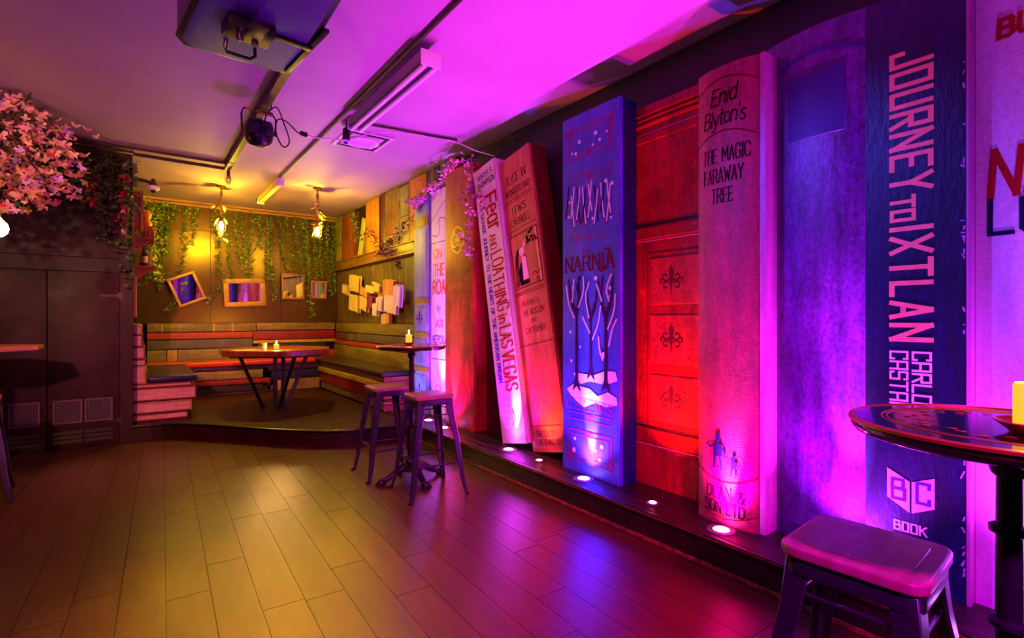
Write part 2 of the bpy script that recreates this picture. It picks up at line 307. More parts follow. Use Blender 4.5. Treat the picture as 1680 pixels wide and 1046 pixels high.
for n_, (x0, x1) in enumerate(((-.735, -.153), (-1.33, -.742), (-1.93, -1.337))):
    dr = struct(MB().box(x0, x1, 6.985, 7.018, .02, 1.825).build('door_%d' % (n_+1), m_cab, bevel=.003))
    w_ = x1-x0
    for c_ in ((.27, .70) if n_ == 0 else (.27, .72)):
        xc = x0+w_*c_; hw = .105
        MB().box(xc-hw, xc+hw, 6.979, 6.984, .27, .49).build('vent_opening', m_vent, dr)
        g = MB()
        for k in range(11): g.box(xc-hw+k*.0205-.0015, xc-hw+k*.0205+.0015, 6.974, 6.978, .27, .49)
        for k in range(12): g.box(xc-hw, xc+hw, 6.974, 6.978, .27+k*.02-.0015, .27+k*.02+.0015)
        for k in (0, 1): g.box(xc-hw-.01+k*(2*hw+.008), xc-hw+.002+k*(2*hw+.008), 6.970, 6.982, .26, .50); g.box(xc-hw, xc+hw, 6.970, 6.982, .26+k*.228, .272+k*.228)
        g.build('grille', m_grille, dr)
        for k in range(3):
            M = Matrix.Translation((xc, 6.976, .07+k*.045)) @ Matrix.Rotation(-.5, 4, 'X')
            MB().box(-.115, .115, -.003, .003, -.018, .018, M).build('louvre', mat('louvre_steel', '#2c2424', .4, .6), dr)
    if n_: continue
    h_ = MB().box(x1-.16, x1-.01, 6.976, 6.984, 1.575, 1.60).box(x1-.01, x1+.03, 6.974, 6.984, 1.55, 1.625)
    for k in range(3): h_.lathe([(.007, 0), (.007, .006), (.001, .009)], n=8, M=Matrix.Translation((x1-.13+k*.04, 6.976, 1.587)) @ Matrix.Rotation(PI/2, 4, 'X'))
    h_.build('hinge', mat('hinge_steel', '#3c3030', .4, .7), dr)
    if n_ == 0: MB().box(x1-.02, x1+.03, 6.972, 6.984, .22, .28).box(x1-.09, x1, 6.976, 6.984, .235, .25).build('hinge', MATS['hinge_steel'], dr)

# alcove platform with a wavy front edge
edge = [(-.04, 7.0), (.18, 6.96), (.36, 6.86), (.52, 6.70), (.68, 6.52), (.80, 6.38), (.94, 6.20), (1.08, 6.02), (1.22, 5.86), (1.33, 5.74), (1.50, 5.58), (1.68, 5.46), (1.86, 5.39), (2.05, 5.35), (2.25, 5.32), (2.49, 5.30)]
def smooth_pts(p, it=2):
    for _ in range(it):
        q = [p[0]]
        for a, b in zip(p[:-1], p[1:]): q += [(a[0]*.75+b[0]*.25, a[1]*.75+b[1]*.25), (a[0]*.25+b[0]*.75, a[1]*.25+b[1]*.75)]
        p = q+[p[-1]]
    return p
eg = smooth_pts(edge, 1)
m_plat = mat('platform_floor', '#3c080e', .5, spec=.25, col2='#1a0505', nscale=2, amount=.7, bump=.3, bscale=50, bdist=.002, rvar=.06, grunge=0.3)
struct(MB().prism(eg+[(2.49, 9.6), (-.04, 9.6)], 0, .168).build('floor_platform', m_plat))
struct(MB().tube([(x, y-.012, .158) for x, y in eg], .016, 8).build('trim_5', mat('black_nosing', '#0b0809', .3)))
# plinth under the big books
m_pl = mat('plinth_wood', '#34150f', .40, col2='#1c0a0a', nscale=4, stretch=(5, .6, 5), amount=.8, bump=.6, bscale=18, bstretch=(5, .5, 5), bdist=.004, rvar=.08, grunge=0.5)
m_gold = mat('worn_gold_edge', '#8a5426', .4, col2='#1c0a0a', nscale=30, amount=.9)
pl = struct(MB().box(2.50, WX, -2.6, 6.12, 0, .168).build('floor_plinth', m_pl))
MB().box(2.485, 2.50, -2.6, 5.30, .028, .150).build('fascia', m_pl, pl, bevel=.003)
MB().box(2.47, 2.505, -2.6, 5.30, .150, .180).build('nosing', m_pl, pl, bevel=.006)
MB().box(2.475, 2.5, -2.6, 5.30, .004, .027).build('kick_strip', m_gold, pl, bevel=.003)
MB().box(2.466, 2.4705, -2.6, 5.30, .166, .172).build('edge_line', m_gold, pl)
for (a, b) in ((2.508, 2.60), (2.604, 2.76), (2.764, WX)):
    MB().box(a, b, -2.6, 6.12, .168, .180).build('board', m_pl, pl, bevel=.002, seg=1)
# weathered boarding over the alcove bench on the right wall
wp = struct(MB().box(WX-.02, WX, 6.12, 9.6, 1.24, 2.23).build('wall_right_panelling', m_olive))
y = 6.12; rp = random.Random(3)
while y < 9.58:
    h_ = min(.19+rp.uniform(-.03, .03), 9.595-y); MB().box(WX-.035, WX-.02, y, y+h_-.005, 1.27, 2.20).build('board', m_olive, wp, bevel=.003, seg=1); y += h_

# ------------------------------------------------------------------ giant books along the right wall
m_page = mat('page_block', '#d8c8b8', .7, col2='#a89890', nscale=40, stretch=(1, 1, 8), amount=.7)
def profile(w, B, n=14, p=2.6): return [(B*(1-abs(2*i/n-1)**p), w*i/n) for i in range(n+1)]
class Book:
    def __init__(s, label, X, Y, w, h, depth, B, m, mside=None, p=2.6, z0=.18, lean=0, name='giant_book', edge=0, side='cover', cat='giant book', group='giant book spines standing along the right wall'):
        s.w, s.h, s.B, s.p = w, h, B, p
        s.o = thing(name, label, cat, (X, Y, z0), (-math.radians(lean), 0, 0), group)
        prof = [(0.03, 0)]+[(-n_, -u) for n_, u in profile(w, B, 20, p)]+[(.03, -w)]
        q = MB(); q.prism(prof, 0, h, 'z'); s.spine = q.build('spine', m, s.o, smooth=True)
        mside = mside or m
        if depth > .04:
            if side == 'cover':
                MB().box(.03, depth, -.025, 0, 0, h).build('cover', mside, s.o, bevel=.004)
                MB().box(.03, depth, -w, -w+.025, 0, h).build('cover', mside, s.o, bevel=.004)
                MB().box(.03, depth-.01, -w+.025, -.025, .02, h-.03).build('pages', m_page, s.o)
            else:
                MB().box(.03, depth, -w, 0, .0, h).build('pages', mside, s.o, bevel=.004)
    def P(s, u, v, off=.004):
        k = min(1, max(0, u/s.w)); n_ = s.B*(1-abs(2*k-1)**s.p); return (-(n_+off*.35), -u, v)
    def T(s, *a, **k): return text(s.P, *a, parent=s.o, **k)
    def line(s, pts, t, m, name='rule', off=.004):
        for p in (pts if isinstance(pts[0][0], (tuple, list)) else [pts]):
            mb = MB(); stroke(mb, s.P, p, t, off); mb.build(name, m, s.o)
    def band(s, v0, v1, out, m, name='raised_band', u0=0, u1=None, n=14):
        u1 = s.w if u1 is None else u1; q = MB(); pr_ = [(.0, -u1), (.0, -u0)]
        pts = [s.P(u0+(u1-u0)*i/n, 0, out) for i in range(n+1)]
        q.prism([(.01, -u0)]+[(p[0], p[1]) for p in pts]+[(.01, -u1)], v0, v1, 'z'); return q.build(name, m, s.o, bevel=.004, seg=1)
ink = mat('black_ink', '#14060e', .85, spec=.08); inkr = mat('red_ink', '#a80c1e', .85, spec=.08); inkb = mat('blue_ink', '#2a2aa0', .85, spec=.08)
inkn = mat('navy_ink', '#1c0e40', .85, spec=.08); inkw = mat('white_ink', '#f0d8e8', .85, spec=.08); inks = mat('salmon_ink', '#ff9c80', .55, col2='#e07868', nscale=25, amount=.6)
inkdr = mat('dark_red_ink', '#6a0814', .85, spec=.08); inkp = mat('purple_ink', '#50208a', .85, spec=.08)
# 1 ornate pale blue book
b = Book('narrow pale blue giant book spine with gold bands, beside the bench', 2.86, 6.03, .40, 2.66, .16, .02, mat('pale_blue_spine', '#9aa6d8', .5, col2='#6a78b8', nscale=6, stretch=(1, 1, .5), amount=.6, bump=.3, bscale=25, grunge=0.3))
mb_ = mat('pale_blue_band', '#b8b098', .5, bump=.3, bscale=20); mgb = mat('gold_band', '#9a8a30', .45, col2='#6a5a20', nscale=10)
for v0, v1 in ((2.30, 2.42), (1.34, 1.40), (.93, .98), (.50, .56)): b.band(v0, v1, .014, mgb)
for v0, v1 in ((1.44, 2.26), (1.02, 1.30), (.60, .90), (.08, .46)): b.band(v0, v1, .009, MATS['pale_blue_spine'], 'panel', .04, .36)
q = MB(); fleur(q, b.P, .2, 1.16, .11, .012); fleur(q, b.P, .2, .27, .11, .012); fleur(q, b.P, .2, 2.53, .09, .012); q.build('ornament', inkp, b.o)
for k, (v_, h_) in enumerate(((1.85, .6), (.75, .22))):
    q = MB()
    for j in range(int(h_/.05)): stroke(q, b.P, [(.14, v_-h_/2+j*.05), (.2, v_-h_/2+j*.05+.02), (.26, v_-h_/2+j*.05)], .008, .012); stroke(q, b.P, curl(.2, v_-h_/2+j*.05+.025, .03, 0, 300, 6), .006, .012)
    q.build('embossed_scroll', mat('emboss', '#8088c0', .5), b.o)
# 2 white book, red lettering
b = Book('white giant spine with red title, between the pale blue and orange-red books', 2.88, 5.60, .50, 2.68, .14, .012, mat('white_spine', '#e4cfe0', .55, col2='#b89cb8', nscale=4, amount=.35, bump=.15, grunge=0.15))
inkr2 = mat('red_title_ink', '#c8244a', .5)
b.T('ON', .19, 1.88, .10, .17, 1.3, inkr2); b.T('THE', .22, 1.67, .13, .24, 1.3, inkr2); b.T('ROAD', .27, 1.46, .14, .42, 1.3, inkr2)
b.T('by', .22, 1.25, .07, .08, .8, inkp); b.T('JACK', .22, 1.06, .085, .2, 1.1, inkr2); b.T('KEROUAC', .27, .87, .085, .42, 1.1, inkp)
b.line([[(.0, .68), (.5, .68)], [(.0, 2.06), (.5, 2.06)]], .008, inkp)
q = MB(); [stroke(q, b.P, p, .008, .004) for p in (curl(.2, .33, .05, 0, 360, 12), [(.2, .38), (.2, .22)], [(.12, .24), (.28, .24)], [(.12, .24), (.15, .38)], [(.28, .24), (.25, .38)])]; q.build('emblem', inkp, b.o)
q = MB(); [stroke(q, b.P, p, .008, .004) for p in (smooth_pts([(.02, 2.32), (.15, 2.4), (.3, 2.5), (.45, 2.56)]), smooth_pts([(.05, 2.16), (.18, 2.12), (.26, 2.2), (.2, 2.3), (.3, 2.36), (.45, 2.25)]))]; q.build('line_drawing', inkp, b.o)
# 3 orange-red book
m_or = mat('orange_red_spine', '#d04a24', .5, col2='#8e2418', nscale=4, amount=.7, bump=.3, bscale=15, grunge=0.45)
b = Book('tall orange-red spine with serpent emblem and curling scrolls, third from the bench', 2.78, 5.06, .59, 2.77, .244, .02, m_or, mat('red_cover', '#b01c18', .5, col2='#700c10', nscale=3, grunge=0.4))
mgd = mat('dark_emboss', '#7a4410', .45)
b.T('THE', .30, 1.745, .05, .12, .8, mgd, serif=.7); b.T('NEVERENDING', .30, 1.645, .06, .46, .8, mgd, serif=.5); b.T('STORY', .30, 1.55, .06, .24, .8, mgd, serif=.6)
q = MB(); r_ = .014
for p in (curl(.30, 2.0, .135, 0, 360, 20), curl(.24, 2.0, .07, 0, 360, 14), curl(.36, 2.0, .07, 0, 360, 14), curl(.30, 2.07, .07, 30, 330, 14), curl(.30, 1.93, .07, 210, 510, 14)): stroke(q, b.P, p, r_, .006)
q.build('emblem', mat('gold_emboss', '#c8a030', .4), b.o)
q = MB()
for g in (-1, 1):
    stroke(q, b.P, [(.30+g*x, y) for x, y in smooth_pts([(0, 1.43), (.05, 1.47), (.13, 1.45), (.21, 1.40), (.22, 1.30), (.17, 1.26), (.13, 1.30), (.16, 1.34)])], .012, .005)
    stroke(q, b.P, [(.30+g*x, y) for x, y in smooth_pts([(0, 1.43), (.05, 1.40), (.06, 1.33), (.03, 1.31)])], .01, .005)
    for k in range(3): stroke(q, b.P, curl(.30+g*.17, .95-k*.1, .028, 0, 280, 8), .008, .005)
q.build('scroll_ornament', mgd, b.o)
# 4 leaning pale book
m_pk = mat('cream_spine', '#ecc8d8', .5, col2='#d0a0b8', nscale=3, amount=.35, bump=.1, grunge=0.12)
b = Book('pale pink spine leaning left with red brush title and blue subtitle', 2.75, 3.905, .375, 2.68, .15, 0.0, m_pk, mat('pale_board', '#d8b0d0', .5, col2='#a880a8', nscale=5), lean=11.2)
b.T('HUNTER S.', .20, 2.56, .05, .26, 1.1, ink); b.T('THOMPSON', .20, 2.475, .055, .30, 1.1, ink)
dn = dict(d=(0, -1), e=(1, 0), align='l')
x_ = 2.36
for (s_, hh, ww) in (('F', .20, .09), ('ear', .22, .24), ('AND', .10, .14), ('LOATHING', .17, .56), ('in', .14, .07), ('LAS', .17, .19), ('VEGAS', .18, .35)):
    b.T(s_, .155, x_, hh, ww, 1.15, inkr, jit=.4, **dn, seed=len(s_)+3); x_ -= ww+(.045 if s_ != 'F' else .02)
b.T('A SAVAGE JOURNEY TO THE HEART OF THE AMERICAN DREAM', .055, 2.28, .052, 1.72, 1.4, inkb, **dn)
q = MB(); [disc(q, b.P, .10+.03*i+.02*(i % 2), .12+.055*j, .007, .004, 6) for i in range(2) for j in range(6)]; stroke(q, b.P, smooth_pts([(.22, .30), (.24, .22), (.20, .16)]), .012, .004); q.build('stipple_drawing', ink, b.o)
b.line([(.372, 0), (.372, 2.68)], .006, inkdr)
MB().box(.145, .17, -.365, -.01, 0, 2.66).build('backing', mat('dark_red_cover', '#7a1018', .5, grunge=0.4), b.o, bevel=.003)
# 5 leaning orange-red illustrated book
m_al = mat('salmon_spine', '#d8604a', .5, col2='#b83030', nscale=2.5, stretch=(1, 2, .4), amount=.6, bump=.15, grunge=0.3)
b = Book('salmon red spine leaning left with framed storybook picture and black lettering', 2.79, 3.50, .46, 2.68, .20, .004, m_al, mat('dark_red_cover', '#7a1018', .5), lean=11.4)
b.T('ALICE IN', .23, 2.42, .085, .30, .8, ink, serif=.6, thin=.5); b.T('WONDERLAND', .24, 2.31, .06, .36, .8, ink, serif=.4, thin=.5)
b.T('LEWIS', .23, 2.13, .065, .2, .8, ink, serif=.5, thin=.5); b.T('CARROLL', .23, 2.02, .065, .28, .8, ink, serif=.5, thin=.5)
b.line([[(.02, 2.27), (.44, 2.27)], [(.02, 2.25), (.44, 2.25)], [(.02, 1.98), (.44, 1.98)], [(.02, 1.40), (.44, 1.40)], [(.02, 1.38), (.44, 1.38)], [(.0, .92), (.46, .92)], [(.01, .22), (.45, .22)]], .006, inkdr)
pic = MB(); poly(pic, b.P, [(.04, 1.44), (.43, 1.44), (.43, 1.93), (.04, 1.93)], .003); pic = pic.build('picture', mat('picture_ground', '#e07858', .6), b.o)
q = MB(); stroke(q, b.P, [(.04, 1.44), (.43, 1.44), (.43, 1.93), (.04, 1.93), (.04, 1.44)], .008, .005)
for i in range(14): disc(q, b.P, .28+random.uniform(0, .13), 1.83+random.uniform(-.02, .09), .016, .005+.0002*i, 5)
for k in range(4): stroke(q, b.P, smooth_pts([(.06+.012*k, 1.46), (.07+.02*k, 1.56), (.08+.01*k, 1.68), (.12+.01*k, 1.78)]), .008, .006)
poly(q, b.P, [(.12, 1.46), (.26, 1.46), (.22, 1.62), (.2, 1.68), (.16, 1.66), (.11, 1.58)], .0062)
[stroke(q, b.P, p, .007, .006) for p in (smooth_pts([(.30, 1.52), (.34, 1.54), (.38, 1.51), (.41, 1.54)]), curl(.37, 1.47, .014, 0, 360, 8))]
q.build('picture_linework', ink, pic)
q = MB(); disc(q, b.P, .19, 1.76, .04, .007, 12); poly(q, b.P, [(.17, 1.50), (.25, 1.50), (.24, 1.70), (.18, 1.72)], .0068); poly(q, b.P, [(.21, 1.78), (.24, 1.80), (.27, 1.87), (.23, 1.83)], .007)
q.build('picture_figure', mat('picture_pink', '#f0a0b0', .6), pic)
b.T('Illustrated by', .23, 1.27, .05, .24, .6, ink); b.T('A.E.JACKSON', .25, 1.18, .05, .27, .8, ink, serif=.3); b.T('and', .24, 1.11, .045, .07, .6, ink); b.T('C.A.FEDERER', .25, 1.02, .05, .28, .8, ink, serif=.3)
b.T('GARDEN CITY', .22, .13, .045, .26, .8, ink, serif=.3); b.T('PUBLISHING CO.', .23, .06, .045, .34, .8, ink, serif=.3)
# 6 blue book with trees
m_bl = mat('blue_spine', '#3c3cc8', .5, col2='#6a64e0', nscale=3, amount=.6, bump=.12, bscale=30, grunge=0.25)
b = Book('bright blue spine painted with bare winter trees standing in snow', 2.705, 3.02, .59, 2.71, .175, .002, m_bl, mat('blue_cover', '#10106c', .5, col2='#0a0a48', nscale=3, amount=.6, grunge=0.4))
inkm = mat('magenta_ink', '#a0104a', .85, spec=.08)
def deco(v0, v1, flip=1):
    q = MB(); a, c = (v0, v1)
    for o_, t_ in ((0, .008), (.035, .006)):
        stroke(q, b.P, [(.07+o_, a+o_), (.25, a+o_)], t_, .005); stroke(q, b.P, [(.35, a+o_), (.52-o_, a+o_)], t_, .005)
        stroke(q, b.P, [(.52-o_, a+o_), (.52-o_, c-o_)], t_, .005); stroke(q, b.P, [(.07+o_, a+o_), (.07+o_, c-o_)], t_, .005); stroke(q, b.P, [(.07+o_, c-o_), (.52-o_, c-o_)], t_, .005)
    for k in range(3): stroke(q, b.P, curl(.295+.02*(k-1), (a+.018 if flip > 0 else c-.018), .018, 0, 360, 7), .006, .005)
    for uu in (.085, .505):
        vv = c-.02 if flip > 0 else a+.02
        stroke(q, b.P, curl(uu, vv, .03, 0, 360, 10), .006, .005); stroke(q, b.P, [(uu-.02, vv-.02), (uu+.025, vv+.05), (uu+.03, vv-.01)], .006, .005)
    q.build('ornament', inkm, b.o)
deco(2.38, 2.60); deco(.09, .32, -1)
for v_ in (2.20, .40):
    q = MB(); stroke(q, b.P, [(.25, v_), (.08, v_-.0), (.08, v_+.05), (.25, v_+.05)], .007, .005); stroke(q, b.P, [(.34, v_), (.51, v_), (.51, v_+.05), (.34, v_+.05)], .007, .005)
    for k in range(3): stroke(q, b.P, curl(.275+.02*k, v_+.025, .025, 0, 360, 8), .006, .005)
    q.build('ornament', inkm, b.o)
for u_, v_, r_ in ((.19, 2.50, .016), (.36, 2.52, .017), (.40, 2.46, .013), (.47, 2.50, .009), (.33, 2.44, .01), (.15, 2.42, .014), (.11, 2.43, .01), (.14, .25, .014), (.42, .24, .016), (.36, .20, .012), (.13, .16, .02), (.4, .14, .012), (.09, 1.06, .013), (.44, .9, .025), (.12, 1.40, .013), (.36, 1.46, .017), (.5, 1.38, .014), (.08, 2.06, .012), (.33, 1.9, .011), (.52, 2.12, .014), (.24, 1.95, .01), (.46, 2.15, .016), (.1, .84, .012), (.5, 1.32, .012), (.2, .95, .01), (.36, 1.30, .012), (.07, 1.95, .012), (.51, 1.88, .01)):
    q = MB(); disc(q, b.P, u_, v_, r_, .006, 10); q.build('snowflake', inkw, b.o)
for pts in ([(.05, .62), (.12, .66), (.30, .645), (.38, .60), (.48, .64), (.56, .61), (.57, .56), (.46, .53), (.36, .55), (.24, .50), (.17, .53), (.09, .58)], [(.12, .75), (.34, .75), (.46, .79), (.55, .79), (.57, .73), (.46, .69), (.3, .70), (.2, .67), (.15, .71)]):
    q = MB(); poly(q, b.P, pts, .005 if pts[0][0] < .1 else .0045); q.build('snow_bank', inkw, b.o)
def tree(u0, v0, v1, w_, br):
    br = [([(x, y if y < 0 else .66+(y-.66)*.80) for x, y in a_], f_) for a_, f_ in br]; v1 = .66+(v1-.66)*.8; tk = MB(); wh = MB()
    poly(tk, b.P, [(u0-w_*1.8, v0-.03), (u0, v0+.01), (u0+w_*1.9, v0-.035), (u0+w_*.7, v0+.06), (u0+w_*.4, v1), (u0-w_*.4, v1), (u0-w_*.6, v0+.06)], .0075)
    for (a, bb) in br:
        pts = smooth_pts([(u0+x, y) for x, y in a], 1)
        if bb: wh = MB(); stroke(wh, b.P, pts, .013, .0085); wh.build('snowy_branch', inkw, b.o)
        else:
            n_ = len(pts)-1
            for i in range(n_): stroke(tk, b.P, pts[i:i+2], .030-.020*i/n_, .0080)
    t_ = tk.build('tree_trunk', mat('tree_ink', '#3c0c3c', .85, spec=.08), b.o)
tree(.16, .64, 1.38, .026, [([(0, 1.33), (-.06, 1.45), (-.09, 1.66)], 0), ([(0, 1.33), (.03, 1.5), (.02, 1.68)], 0), ([(-.03, 1.30), (-.09, 1.42), (-.115, 1.60)], 1), ([(.02, 1.4), (.08, 1.55), (.07, 1.68)], 1), ([(-.05, 1.45), (-.03, 1.66)], 1), ([(.03, 1.5), (-.0, 1.6), (.05, 1.69)], 0)])
tree(.31, .74, 1.32, .022, [([(0, 1.28), (-.04, 1.42), (-.05, 1.6)], 0), ([(0, 1.28), (.05, 1.42), (.08, 1.62)], 0), ([(-.01, 1.16), (-.07, 1.27), (-.08, 1.3)], 1), ([(.02, 1.10), (.08, 1.25), (.10, 1.40)], 1), ([(-.02, 1.3), (-.06, 1.5), (-.02, 1.62)], 1)])
tree(.46, .66, 1.34, .027, [([(0, 1.30), (-.05, 1.45), (-.03, 1.67)], 0), ([(0, 1.28), (.05, 1.45), (.07, 1.66)], 0), ([(.03, 1.05), (.06, 1.2), (.10, 1.28)], 1), ([(-.03, .92), (-.06, 1.0), (-.07, 1.12)], 1), ([(.02, 1.2), (.08, 1.35), (.09, 1.5)], 1), ([(.03, 1.45), (.0, 1.55), (.05, 1.68)], 1), ([(-.04, 1.45), (-.09, 1.6)], 1)])
rr_ = random.Random(2)
for k in range(15):
    tk = MB(); wh = MB()
    u_ = .07+k*.031; top = 1.98+rr_.uniform(.12, .20); bot = 1.90+rr_.uniform(-.04, .06)
    sgn = 1 if k % 2 else -1
    (stroke(tk if k % 3 == 0 else wh, b.P, smooth_pts([(u_, top), (u_+.01*sgn, (top+bot)/2+.02), (u_+.035*sgn, bot)], 1), .012, .0065+.0002*k))
    stroke(tk, b.P, [(u_+.035*sgn, bot-.01), (u_+.01*sgn, (top+bot)/2)], .014, .0055+.0001*k)
    tk.build('branch', MATS['tree_ink'], b.o)
    if wh.v: wh.build('snowy_branch', inkw, b.o)
b.T('THE', .22, 1.86, .05, .12, .7, inkm, serif=.5); b.T('CHRONICLES', .27, 1.745, .055, .38, .7, inkm, serif=.3); b.T('OF', .26, 1.65, .045, .07, .7, inkm, serif=.4)
b.T('NARNIA', .285, 1.525, .105, .50, 1.0, inkdr, serif=.8, thin=.6); b.line([smooth_pts([(.38, 1.525), (.42, 1.50), (.47, 1.53), (.475, 1.62)]), smooth_pts([(.475, 1.62), (.50, 1.66), (.45, 1.665)])], .011, inkdr, 'flourish')
b.T('C.S.LEWIS', .29, .475, .075, .48, .7, inkm, serif=.4, thin=.5)
# 7 red worn book with panels
m_rd = mat('worn_red_spine', '#d01c14', .55, col2='#6c080a', nscale=3.2, amount=.75, bump=.4, bscale=14, col3='#d8402a', s3=16, t3=(.58, .75), grunge=0.38)
b = Book('worn red giant spine with three stamped panels, right of the blue tree book', 2.90, 2.50, .72, 2.66, .125, .012, m_rd)
m_rp = mat('worn_red_panel', '#d04030', .6, col2='#a82018', nscale=12, amount=.7, bump=.5, bscale=30, col3='#6a1018', s3=40, t3=(.62, .72), grunge=0.3)
for v0, v1 in ((1.72, 1.80), (.30, .40), (2.40, 2.45)): b.band(v0, v1, .02, m_rd)
for v0, v1 in ((1.26, 1.58), (.86, 1.19), (.46, .78)):
    b.band(v0, v1, .008, m_rp, 'panel', .18, .60)
    q = MB(); fleur(q, b.P, .36, (v0+v1)/2, .105, .0105); q.build('fleur_stamp', mat('stamp_red', '#4a0508', .8), b.o)
b.line([[(0, 2.46), (.72, 2.46)], [(0, 1.705), (.72, 1.705)], [(0, .285), (.72, .285)]], .006, mat('pink_rule', '#e88098', .5), off=.009)
b.line([[(0, .41), (.72, .41)], [(0, 1.82), (.72, 1.82)]], .016, mat('dark_rule', '#300408', .6), off=.005)
b.line([[(.16, .43), (.16, 1.62), (.64, 1.62), (.64, .43)]], .008, MATS['stamp_red'], off=.004)
q = MB(); [q.tube([b.P(.72*i/10, 2.52+.035*k, .006+.004*k) for i in range(11)], .016, 6) for k in range(3)]; q.build('headband', m_rd, b.o, smooth=True)
# 8 magenta cloth book
m_mg = mat('magenta_cloth', '#b80848', .55, col2='#840636', nscale=5, amount=.5, bump=.35, bscale=60, bstretch=(1, 1, 3), col3='#d84098', s3=14, t3=(.66, .80), grunge=0.4)
b = Book('rounded magenta cloth spine with black script name and two small figures at the foot', 2.71, 1.815, .365, 2.595, .14, .038, m_mg, mat('pink_board', '#e070b8', .5, bump=.1, grunge=0.2))
MB().box(.005, .14, -.40, -.366, 0, 2.60).build('board', MATS['pink_board'], b.o, bevel=.006)
q = MB(); stroke(q, b.P, [(0, 2.47), (.09, 2.515), (.18, 2.53), (.27, 2.515), (.365, 2.47)], .007, .005, sub=.02); stroke(q, b.P, [(0, 2.17), (.09, 2.215), (.18, 2.23), (.27, 2.215), (.365, 2.17)], .007, .005, sub=.02)
stroke(q, b.P, [(0, .30), (.09, .255), (.18, .24), (.27, .255), (.365, .30)], .006, .005, sub=.02); stroke(q, b.P, [(0, .09), (.09, .05), (.18, .035), (.27, .05), (.365, .09)], .005, .005, sub=.02); q.build('rule', inkdr, b.o)
b.T('Enid', .18, 2.385, .085, .15, .75, ink, slant=1.2, jit=.3, gap=.9, off=.009); b.T("Blyton's", .18, 2.265, .085, .25, .75, ink, slant=1.2, jit=.3, gap=.9, off=.009)
b.T('THE MAGIC', .19, 2.055, .078, .28, 1.1, ink, serif=.5, thin=.7, off=.009); b.T('FARAWAY', .175, 1.94, .078, .24, 1.1, ink, serif=.5, thin=.7, off=.009); b.T('TREE', .175, 1.825, .078, .13, 1.1, ink, serif=.5, thin=.7, off=.009)
b.T('DEAN &', .19, .145, .062, .22, 1.1, ink, serif=.5, thin=.8, off=.009); b.T('SON LTD.', .19, .065, .062, .25, 1.1, ink, serif=.5, thin=.8, off=.009)
q = MB()
def figure(u, v, s):
    disc(q, b.P, u, v+s*.82, s*.085, .011, 10); poly(q, b.P, [(u-s*.07, v+s*.88), (u+s*.07, v+s*.88), (u+s*.09, v+s*1.0), (u-s*.05, v+s*1.0)], .0112); stroke(q, b.P, [(u-s*.12, v+s*.89), (u+s*.12, v+s*.88)], s*.03, .0114)
    poly(q, b.P, [(u-s*.1, v+s*.73), (u+s*.1, v+s*.73), (u+s*.15, v+s*.38), (u-s*.16, v+s*.36)], .0108)
    for (a, c) in (((-.08, .4), (-.12, .05)), ((.06, .4), (.10, .0))): stroke(q, b.P, [(u+s*a[0], v+s*a[1]), (u+s*c[0], v+s*c[1])], s*.06, .0106); stroke(q, b.P, [(u+s*c[0], v+s*c[1]), (u+s*(c[0]-.08), v+s*(c[1]-.01))], s*.04, .0106)
    stroke(q, b.P, [(u-s*.1, v+s*.68), (u-s*.25, v+s*.6), (u-s*.36, v+s*.68)], s*.05, .0106); stroke(q, b.P, [(u+s*.1, v+s*.68), (u+s*.2, v+s*.52), (u+s*.22, v+s*.38)], s*.05, .0106)
figure(.15, .31, .20); figure(.245, .285, .12); q.build('figures', inkn, b.o)
# 9 wide purple book
m_pu = mat('purple_cloth', '#7a1898', .38, col2='#341478', nscale=2.2, stretch=(1, 1, .5), amount=.7, bump=.3, bscale=50, col3='#b060d0', s3=18, t3=(.66, .85), grunge=0.55)
b = Book('wide untitled purple giant spine between the magenta book and the navy one', 2.86, 1.478, .53, 2.67, .16, .05, m_pu, p=2.0)
b.band(2.10, 2.44, .006, mat('purple_patch', '#281068', .55, col2='#3c1480', nscale=5), 'label_patch', .13, .41)
q = MB(); stroke(q, b.P, [(0, 2.47), (.13, 2.525), (.265, 2.545), (.4, 2.525), (.53, 2.47)], .02, .005, sub=.03); q.build('rule', MATS['purple_patch'], b.o)
b.band(.0, .09, .006, mat('purple_foot', '#3a1258', .6), 'foot_band')
# 10 dark blue book
m_jx = mat('scuffed_navy_spine', '#160a40', .42, col2='#0c1458', nscale=3, stretch=(2, 2, .6), amount=.8, bump=.3, bscale=25, col3='#6a70c8', s3=55, t3=(.68, .76), grunge=0.5)
b = Book('scuffed dark navy spine with large salmon block letters reading down it', 2.72, .949, .357, 2.60, .19, .0, m_jx, mat('pink_board', '#e070b8', .5))
jk = dict(d=(0, -1), e=(1, 0), align='l', gl=SQA)
b.T('JOURNEY', .091+.012, 2.33, .163-.024, .60, 1.3, inks, gap=2.3, **jk); b.T('TO', .091+.012, 1.70, .08, .10, 1.5, inks, gap=1.8, **jk); b.T('IXTLAN', .091+.012, 1.565, .163-.024, .49, 1.3, inks, gap=2.3, **jk)
ck = dict(d=(0, -1), e=(1, 0), align='l', gl=SQ)
b.T('CARLOS', .180, 1.02, .062, .265, .95, inkw, **ck); b.T('CASTANEDA', .098, 1.02, .062, .40, .95, inkw, **ck)
q = MB(); poly(q, b.P, [(.085, .50), (.168, .455), (.168, .32), (.085, .37)], .004); poly(q, b.P, [(.176, .455), (.255, .49), (.255, .36), (.176, .32)], .004); q.build('logo_pages', mat('logo_pink', '#f0b0d8', .6), b.o)
b.T('B', .127, .37, .085, .045, 1.0, inkp, off=.006, gl=SQ); b.T('C', .215, .372, .085, .042, 1.0, inkp, off=.006, gl=SQ)
b.T('BOOK', .17, .235, .038, .115, 1.2, inkw, gl=SQ, gap=1.8); b.T('CLUB', .17, .175, .038, .115, 1.2, inkw, gl=SQ, gap=1.8)
